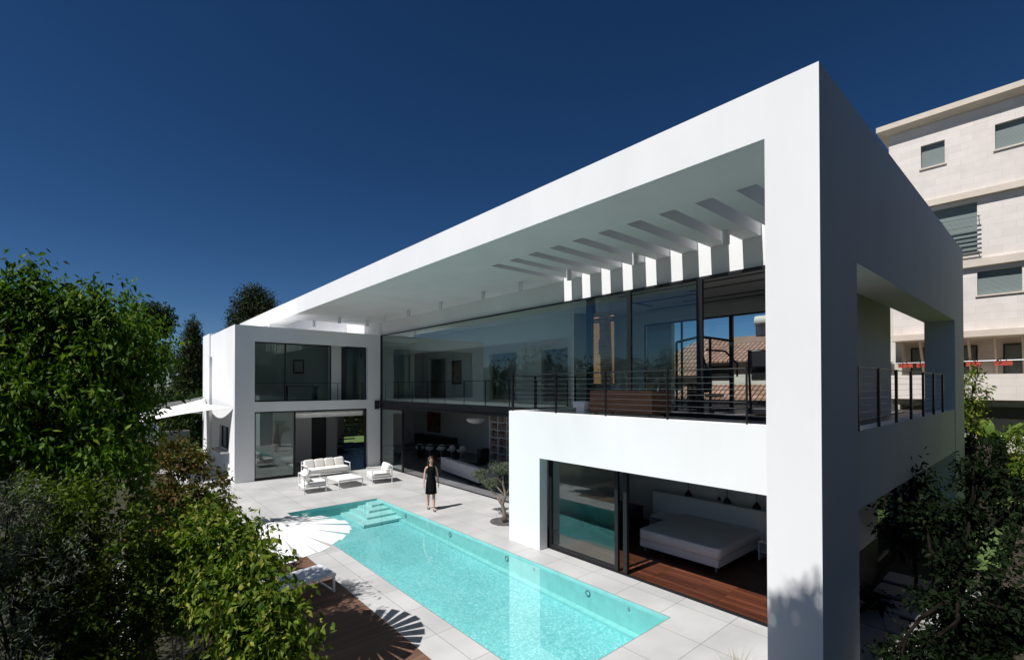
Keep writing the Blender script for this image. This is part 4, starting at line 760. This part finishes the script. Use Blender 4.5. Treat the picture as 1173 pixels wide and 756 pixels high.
UP = [cl(157, 530, 6.6, .07, .08, .20), cl(160, 562, 6.6, .10, .1, .22), cl(163, 600, 6.6, .11, .12, .24), cl(167, 640, 6.6, .09, .1, .22)]
tree('upright_shrub', 'bright lime green upright shrub with big leaves between the dark tree and the russet bush', 'shrub', gz(p0), (p0[0], p0[1], 1.4), UP, 620, .10, .5, M['leaf_lime'], M['bark_pale'], .035, per=5, down=.4, crown='foliage')
p0 = at(215, 620, 9.9)
RU = [cl(200, 530, 10.2, .55, .55, .40), cl(224, 553, 10., .50, .5, .40), cl(208, 595, 9.5, .72, .65, .55), cl(243, 590, 9.5, .36, .4, .3), cl(185, 575, 9.9, .45, .5, .5), cl(180, 640, 9.0, .8, .7, .6)]
tree('russet_bush', 'rounded bush with russet and green leaves in front of the bicycle', 'shrub', gz(p0), (p0[0], p0[1], 1.3), RU, 12000, .085, .5, M['leaf_berry'], M['bark_dark'], .06, per=7, down=.5, crown='foliage', sub=14)
p0 = at(165, 520, 13)
tree('dry_bush', 'thin brownish bush in front of the frosted fence under the shade sail', 'shrub', gz(p0), (p0[0], p0[1], 1.2), [cl(165, 512, 13, .5, .5, .3), cl(150, 535, 12, .7, .8, .4), cl(180, 538, 12, .4, .5, .3)], 3000, .07, .4, M['leaf_berry'], M['bark_dark'], .05, per=6, crown='foliage', sub=8)
VT = [(255, 5.6, [cl(215, 645, 5.7, .30, .32, .26), cl(255, 628, 5.6, .32, .32, .26), cl(238, 678, 5.4, .28, .32, .20), cl(272, 668, 5.3, .32, .36, .24), cl(297, 648, 5.4, .17, .22, .17), cl(205, 608, 6.0, .22, .25, .17), cl(245, 606, 5.9, .20, .22, .15), cl(272, 616, 5.8, .17, .2, .14), cl(286, 630, 5.6, .12, .15, .12), cl(228, 590, 6.1, .16, .2, .12)], 'leafy vine standard with russet tips in front of the umbrella', 'leaf_vine', 6000),
      (310, 5.0, [cl(293, 690, 5.0, .30, .32, .24), cl(316, 708, 4.9, .24, .28, .20), cl(290, 738, 4.7, .28, .32, .20), cl(325, 745, 4.8, .18, .28, .2), cl(272, 708, 4.9, .20, .25, .16), cl(310, 768, 4.6, .26, .3, .16)], 'bright green vine standard nearest the deck, hanging over its boards', 'leaf_vine', 5200),
      (200, 5.2, [cl(190, 690, 5.3, .24, .28, .22), cl(185, 650, 5.6, .22, .28, .22)], 'sparse vine standard over the bare stems at the bottom of the photo', 'leaf_vine', 2200)]
for px, d, cs, lab, lm, nn in VT:
    p0 = at(px, 760, d)
    tree('garden_vine', lab, 'shrub', gz(p0), (p0[0], p0[1], 1.25), cs, nn, .078, .55, M[lm], M['bark_pale'], .022, 'leafy vine standards beside the deck', per=7, down=.9, crown='foliage', sub=12, subr=.33, spread=2.0)
for i, (px, lab) in enumerate(((210, 'leftmost bare pale stem under the vines'), (232, 'bare pale stem second from the left under the vines'), (262, 'bare pale stem right under the middle of the vines'))):
    x, y, z = at(px, 700, 5.4+.2*i); one('plant_stem', M['bark_pale'], lab, 'stem', lambda b: b.tube([(0, 0, 0), (.02, .01, .8), (-.02, .02, 1.5), (.01, 0, 2.1)], [.018, .015, .012, .006], 7), 'bare stems under the vines', smooth=True).location = (x, y, -.02)
one('planter_wall', M['road'], 'low concrete edging wall among the shrubs left of the deck', 'wall', lambda b: b.box(.2, 5.5, -.02, .42, 15, .38), bevel=.01)
# distant trees at left
p0 = at(222, 480, 38); b0 = gz(p0)
cz = [cl(221, 378+k*12, 38, .42+.16*k, .42+.16*k, .8) for k in range(9)]
cz = [(a, b_, c_, min(q, .95), min(r, .95), s) for a, b_, c_, q, r, s in cz]
tree('cypress_tree', 'tall dark cypress left of the white house wing', 'tree', b0, (p0[0], p0[1], 4), cz, 26000, .21, .25, M['needle'], M['bark_dark'], .2, per=6, down=-.6, lift=1.5, shell=3)
p0 = at(292, 480, 52); b0 = gz(p0)
pc = []
for k, (px, py, r) in enumerate(((290, 331, .8), (297, 334, .6), (283, 338, 1.0), (300, 341, 1.1), (276, 349, 1.0), (291, 347, 1.3), (305, 350, 1.3), (272, 360, 1.0), (287, 358, 1.6), (303, 360, 1.5), (271, 371, 1.1), (290, 371, 2.0), (305, 372, 1.5), (270, 385, 1.6), (292, 390, 2.4))): pc.append(cl(px, py, 52, r*.8, r*.8, r*.34))
tree('pine_tree', 'dark pine with layered branches rising behind the white roof', 'tree', b0, (p0[0], p0[1], 8), pc, 20000, .28, .3, M['needle'], M['bark_dark'], .2, per=7, down=-.1, shell=2)
for (px, py, d, r, h, lab) in ((175, 362, 40, 1.0, 1.0, 'dark tree top just showing behind the big broadleaf tree'), (212, 420, 55, 2.2, 3.2, 'brownish dark tree behind the cypress'), (205, 465, 36, 2.2, 1.6, 'dark hedge like tree above the shade sail'), (232, 470, 34, 1.4, 1.3, 'dark tree tight against the wing, above the sail'), (150, 460, 42, 4.0, 3.0, 'dark tree far behind the big broadleaf tree'), (60, 450, 50, 6, 4, 'wide dark tree far behind the left edge')):
    p0 = at(px, py, d); b0 = gz(p0)
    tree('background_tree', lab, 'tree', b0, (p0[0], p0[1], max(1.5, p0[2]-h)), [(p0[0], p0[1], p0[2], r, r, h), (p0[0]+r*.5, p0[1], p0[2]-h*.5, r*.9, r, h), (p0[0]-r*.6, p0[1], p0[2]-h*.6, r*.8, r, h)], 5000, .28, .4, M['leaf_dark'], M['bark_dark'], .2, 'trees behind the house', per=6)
# hedge seen through the wing
def hedge(name, label, x0, y0, x1, y1, z1, n, size, lm, z0=0., core='soil'):
    t = empty(name, ((x0+x1)/2, (y0+y1)/2, -.02), 0, label, 'hedge'); o = np.array([(x0+x1)/2, (y0+y1)/2, -.02])
    b = MB(); b.box(x0+.18, y0+.18, z0, x1-.18, y1-.18, z1-.2); inl(b, tuple(o)); b.build('branches', M[core], t)
    q = RNG.uniform(0, 1, (n, 3)); P = np.stack([x0+(x1-x0)*q[:, 0], y0+(y1-y0)*q[:, 1], z0+(z1-z0)*q[:, 2]], 1)
    f = RNG.integers(0, 5, n); e = RNG.uniform(-.05, .2, n)
    P[:, 0] = np.where(f == 0, x0+e, np.where(f == 1, x1-e, P[:, 0])); P[:, 1] = np.where(f == 2, y0+e, np.where(f == 3, y1-e, P[:, 1])); P[:, 2] = np.where(f == 4, z1-e*1.3, P[:, 2])
    D = RNG.normal(size=(n, 3)); D[:, 0] += np.where(f == 0, -1.2, np.where(f == 1, 1.2, 0)); D[:, 1] += np.where(f == 2, -1.2, np.where(f == 3, 1.2, 0)); D[:, 2] += np.where(f == 4, 1, 0)
    leaf_mesh('foliage', P-o, D, size, .5, lm, t); return t
hedge('garden_hedge', 'clipped hedge behind the house seen through the open wing', 10.5, 39, 24, 40.5, 2.0, 6000, .12, M['hedge'])
one('back_garden_wall', M['road'], 'grey wall above the hedge seen through the open wing', 'wall', lambda b: b.box(8, 42, 0, 28, 42.3, 3.0))
# bonsai olive by the box
t = empty('bonsai_olive', (9.42, 11.30, 0), 0, 'small cloud pruned olive tree in a pebble bed beside the white box', 'tree')
OB = [(9.45, 11.40, 1.64, .40, .42, .15), (9.5, 12.62, 1.28, .27, .27, .11), (9.42, 11.88, 1.10, .28, .30, .11), (9.75, 11.15, 1.28, .2, .2, .09), (9.3, 12.25, 1.20, .12, .14, .06)]
def bon(b):
    b.tube([(0, 0, 0), (.03, .02, .25), (-.04, .05, .55), (.05, .0, .85), (.0, .06, 1.15), (.02, .12, 1.7)], [.10, .065, .055, .045, .03, .015], 10)
    b.tube([(-.02, .04, .5), (.02, .45, .78), (.0, .9, 1.0), (.06, 1.28, 1.22)], [.05, .04, .03, .015], 8); b.tube([(.04, .02, .8), (0, .3, 1.0), (-.02, .5, 1.15)], [.035, .025, .01], 7)
    b.tube([(.04, 0, .8), (.2, -.05, 1.1), (.33, -.1, 1.3)], [.03, .02, .01], 7); b.tube([(0, .06, 1.15), (-.1, .3, 1.4), (-.2, .42, 1.58)], [.03, .02, .01], 7)
part('trunk', M['bark'], t, bon, smooth=True)
P, D = sprays(OB, 7500, .042, per=6, down=-.2, lift=.6, shell=2); leaf_mesh('crown', P-np.array([9.42, 11.30, 0]), D, .05, .35, M['leaf_olive2'] if 'leaf_olive2' in M else M['leaf_olive'], t)
b = MB(); b.tube([(9.5, 11.35, .002), (9.5, 11.35, .012)], .48, 28)
for k in range(260):
    a = RNG.uniform(0, 2*PI); r = .46*math.sqrt(RNG.uniform()); s = RNG.uniform(.012, .03); b.ell((9.5+r*math.cos(a), 11.35+r*math.sin(a), .014), (s, s*.8, s*.6), 6, 4)
tag(b.build('pebbles', M['gravel'], weld=False), None, None, None, 'stuff')
# ornamental grass at the column foot
def tuft(name, label, loc, n, h, lm, spread=.5):
    n_ = n; a = RNG.uniform(0, 2*PI, n_); r = RNG.uniform(0, .06, n_); V = []; F = []
    b = MB()
    for i in range(n_):
        dx, dy = math.cos(a[i]), math.sin(a[i]); hh = h*RNG.uniform(.6, 1.05); sp_ = spread*RNG.uniform(.2, 1)*h; w_ = .004
        pts = [(r[i]*dx+dx*sp_*t*t, r[i]*dy+dy*sp_*t*t, hh*(t-.22*t*t*t)) for t in (0, .3, .6, .85, 1)]
        vs = []
        for k, p in enumerate(pts): ww = w_*(1-k/4.3); vs += [(p[0]-dy*ww, p[1]+dx*ww, p[2]), (p[0]+dy*ww, p[1]-dx*ww, p[2])]
        b.add(vs, [(2*k, 2*k+1, 2*k+3, 2*k+2) for k in range(4)])
    o = tag(b.build(name, lm, weld=False), label, 'grass plant'); o.location = loc; return o
tuft('ornamental_grass', 'dry tuft of ornamental grass at the foot of the white column', (6.55, 2.95, 0), 110, .72, M['grassy'], .45)
# right hand side garden
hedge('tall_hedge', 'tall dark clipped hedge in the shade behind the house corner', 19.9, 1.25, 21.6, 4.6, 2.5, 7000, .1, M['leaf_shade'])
hedge('sky_blocker_hedge', 'very tall dark hedge added unseen to the south to block low sky light', 3.0, -7.5, 27, -5.8, 9.5, 16000, .25, M['leaf_dark'])  # unseen hedge, added to keep low sky light off the end wall
hedge('lit_hedge', 'sunlit hedge along the lawn below the stone building', 26.2, -5, 27.6, 5.0, 1.7, 9000, .11, M['hedge'])
p0 = at(1112, 470, 17.6)
tree('slender_tree', 'slender green tree right of the house corner in front of the balcony', 'tree', gz(p0), (p0[0], p0[1], 1.8), [cl(1114, 455, 17.6, .34, .4, .55), cl(1106, 485, 17.6, .40, .45, .55), cl(1118, 430, 17.6, .16, .2, .26), cl(1100, 440, 17.6, .3, .3, .3)], 1500, .13, .45, M['leaf_vine'], M['bark_dark'], .08, per=6)
t = empty('strelitzia_plant', gz(at(1133, 520, 18.4)), 0, 'giant bird of paradise plant with broad upright leaves behind the hedge', 'plant')
def frond(b, az_, ln, lean, wd_):
    pts = [Vector((math.cos(az_)*lean*t*t, math.sin(az_)*lean*t*t, ln*t)) for t in (0, .25, .5, .6, .7, .8, .9, 1)]; b.tube(pts[:4], [.03, .025, .02, .015], 6)
    sd = Vector((-math.sin(az_), math.cos(az_), 0)); ws = [0, .8, 1, .9, .55, .03]; vs = []
    q = [pts[3], pts[4], pts[5], pts[6], pts[7]+Vector((math.cos(az_)*.1, math.sin(az_)*.1, -.05)), pts[7]+Vector((math.cos(az_)*.3, math.sin(az_)*.3, -.2))]
    for p, w2 in zip(q, ws): vs += [p+sd*wd_*w2+Vector((0, 0, .05*w2)), p, p-sd*wd_*w2+Vector((0, 0, .05*w2))]
    b.add(vs, [f for k in range(5) for f in ((3*k, 3*k+1, 3*k+4, 3*k+3), (3*k+1, 3*k+2, 3*k+5, 3*k+4))])
for k, (a_, ln, le, wd_) in enumerate(((.3, 2.9, .3, .24), (2.2, 2.7, .4, .22), (-1.1, 3.1, 1.7, .16), (-.8, 2.8, 1.1, .18), (3.6, 2.5, .5, .2), (1.2, 2.3, .6, .2), (-1.9, 2.7, .9, .18))): part('frond', M['palm'], t, lambda b: frond(b, a_, ln, le, wd_), weld=False)
p0 = at(1165, 500, 17.5)
tree('garden_shrub', 'arching green shrub at the right edge above the lawn', 'shrub', gz(p0), (p0[0], p0[1], 1.2), [cl(1168, 500, 17.5, .45, .6, .28), cl(1185, 530, 17, .8, .8, .6), cl(1152, 506, 17.8, .3, .4, .14)], 2200, .12, .4, M['hedge'], M['bark_dark'], .07, per=6, crown='foliage')
# dark foreground tree
p0 = at(1085, 760, 6.6); 
DT = [cl(1118, 545, 7.0, .20, .2, .30), cl(1108, 600, 6.9, .22, .22, .32), cl(1095, 650, 6.8, .24, .24, .32), cl(1100, 700, 6.6, .30, .3, .34), cl(1118, 750, 6.4, .45, .35, .30), cl(1158, 700, 6.5, .20, .2, .10), cl(1060, 590, 7.2, .18, .2, .26), cl(1062, 740, 6.2, .22, .25, .14), cl(1165, 575, 6.6, .12, .2, .2), cl(1020, 752, 6.0, .14, .2, .07)]
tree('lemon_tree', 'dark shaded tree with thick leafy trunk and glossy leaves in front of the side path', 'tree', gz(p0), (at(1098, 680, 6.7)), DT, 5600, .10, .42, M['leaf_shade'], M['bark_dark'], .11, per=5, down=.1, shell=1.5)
p0 = at(1010, 700, 8.6)
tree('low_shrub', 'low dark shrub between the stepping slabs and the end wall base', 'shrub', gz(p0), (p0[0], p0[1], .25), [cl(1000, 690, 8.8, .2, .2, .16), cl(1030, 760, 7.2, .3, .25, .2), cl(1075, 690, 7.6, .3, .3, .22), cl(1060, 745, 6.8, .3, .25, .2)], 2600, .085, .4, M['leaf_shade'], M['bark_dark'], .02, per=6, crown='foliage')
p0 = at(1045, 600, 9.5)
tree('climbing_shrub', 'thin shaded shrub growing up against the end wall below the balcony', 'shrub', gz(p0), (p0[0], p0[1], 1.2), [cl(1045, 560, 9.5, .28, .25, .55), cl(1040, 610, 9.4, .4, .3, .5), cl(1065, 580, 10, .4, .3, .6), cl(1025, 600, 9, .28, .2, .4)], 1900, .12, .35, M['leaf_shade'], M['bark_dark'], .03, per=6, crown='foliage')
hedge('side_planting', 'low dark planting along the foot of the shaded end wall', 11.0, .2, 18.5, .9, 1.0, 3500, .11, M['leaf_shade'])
# tall trees behind the viewpoint: they shade the side garden and the column foot
for (x, y, z, r, h, n, lab) in ((-1.0, -1.6, 12.5, 2.3, 3.2, 9000, 'tall tree behind the viewpoint, nearer the house'), (-4.5, -2.3, 17.5, 2.9, 3.5, 9000, 'tallest tree behind the viewpoint'), (1.6, -1.9, 10.0, 1.8, 2.0, 6000, 'tree behind the viewpoint closest to the column')):
    low = [(-1.06, 2.40, 11.0, .80, .80, .80), (-1.5, 2.2, 10.4, .5, .45, .5), (-.6, 2.15, 11.7, .5, .45, .5)] if x < -4 else []     # a long overhanging branch
    tree('tall_tree', lab, 'tree', (x-1.2*(x < 0), y-.8-1.2*(x < 0), -.02), (x-.6*(x < 0), y-.5-.6*(x < 0), z-h), [(x, y, z, r, r*1.1, h), (x+r*.6, y+.4, z-h*.4, r*.8, r*.8, h*.7), (x-r*.6, y-.4, z-h*.5, r*.8, r*.8, h*.7)], n, .22, .5, M['leaf_dark'], M['bark_dark'], .25, 'trees behind the viewpoint', per=7)
    if low:
        o_ = bpy.data.objects[-1] if False else [q for q in C.objects if q.name.startswith('tall_tree') and abs(q.location.x-(x-1.2)) < .01][0]; bs = np.array(o_.location)
        b = MB(); b.tube([(.6, .6, z-h-.5), (1.6, 2.6, 11.2), (3.2, 5.2, 10.2), (4.6, 5.9, 10.9)], [.12, .09, .06, .02], 8); b.build('branch', M['bark_dark'], o_)
        P, D = sprays(low, 9500, .16, per=6, sub=5, subr=.5); leaf_mesh('branch_crown', P-bs, D, .16, .5, M['leaf_dark'], o_)
for (x, y, z, rr_, n, lab) in ((-4.2, 5.6, 6.6, 1.5, 5200, 'broad tree beside the viewpoint, out of the picture to the left'), (-4.4, 3.4, 6.2, 1.4, 4200, 'smaller tree beside the viewpoint, out of the picture to the left')):
    tree('side_tree', lab, 'tree', (x, y, -.02), (x, y, 3.5), [(x, y, z, rr_, rr_, 1.3), (x+.8, y+.6, z-.8, 1.0, 1.0, .9), (x-.7, y-.5, z-.6, 1.0, 1.0, .9)], n, .13, .5, M['leaf_dark'], M['bark_dark'], .16, 'trees beside the viewpoint', per=7)
# trees across the garden, mirrored in the glass
for (x, y, h, r, lab) in ((-9, 12, 5.2, 2.6, 'nearest garden tree mirrored in the bedroom glass'), (-12, 19, 7, 3.2, 'wide garden tree mirrored in the upper glass'), (-11, 28, 6.0, 3, 'garden tree mirrored beside the palm'), (-13, 37, 8, 3.5, 'far garden tree mirrored in the upper glass'), (-14, 48, 7, 4, 'farthest garden tree mirrored in the upper glass'), (-8, 5.5, 4.2, 2.0, 'low garden tree west of the deck')):
    tree('garden_tree', lab, 'tree', (x, y, -.02), (x, y, h*.45), [(x, y, h*.75, r, r, h*.28), (x+.8, y+r*.6, h*.6, r*.7, r*.7, h*.25), (x+.5, y-r*.6, h*.6, r*.7, r*.7, h*.25)], 3500, .34, .5, M['leaf_dark'], M['bark_dark'], .2, 'trees across the garden', per=6)
t = empty('palm_tree', (-10, 23.5, 0), 0, 'palm tree across the garden mirrored in the upper glass', 'tree')
part('trunk', M['bark'], t, lambda b: b.tube([(0, 0, 0), (.1, 0, 3), (0, .1, 6.2)], [.22, .16, .15], 10))
for k in range(18):
    a_ = k*2.4; up_ = .9-(k/18)*1.6
    def fr_(b):
        pts = [Vector((math.cos(a_)*2.3*t_, math.sin(a_)*2.3*t_, 6.2+up_*t_*1.6-1.5*t_*t_)) for t_ in np.linspace(0, 1, 9)]
        b.tube(pts, [.03]*8+[.01], 4); sd = Vector((-math.sin(a_), math.cos(a_), 0))
        for p, q in zip(pts[1:], pts[2:]):
            for s in (-1, 1):
                for tt in (0, .5): r_ = p.lerp(q, tt); b.add([r_, r_+(q-p)*.35, r_+sd*s*.5+(q-p)*.6+Vector((0, 0, -.25))], [(0, 1, 2)])
    part('frond', M['leaf_dark'], t, fr_, weld=False)
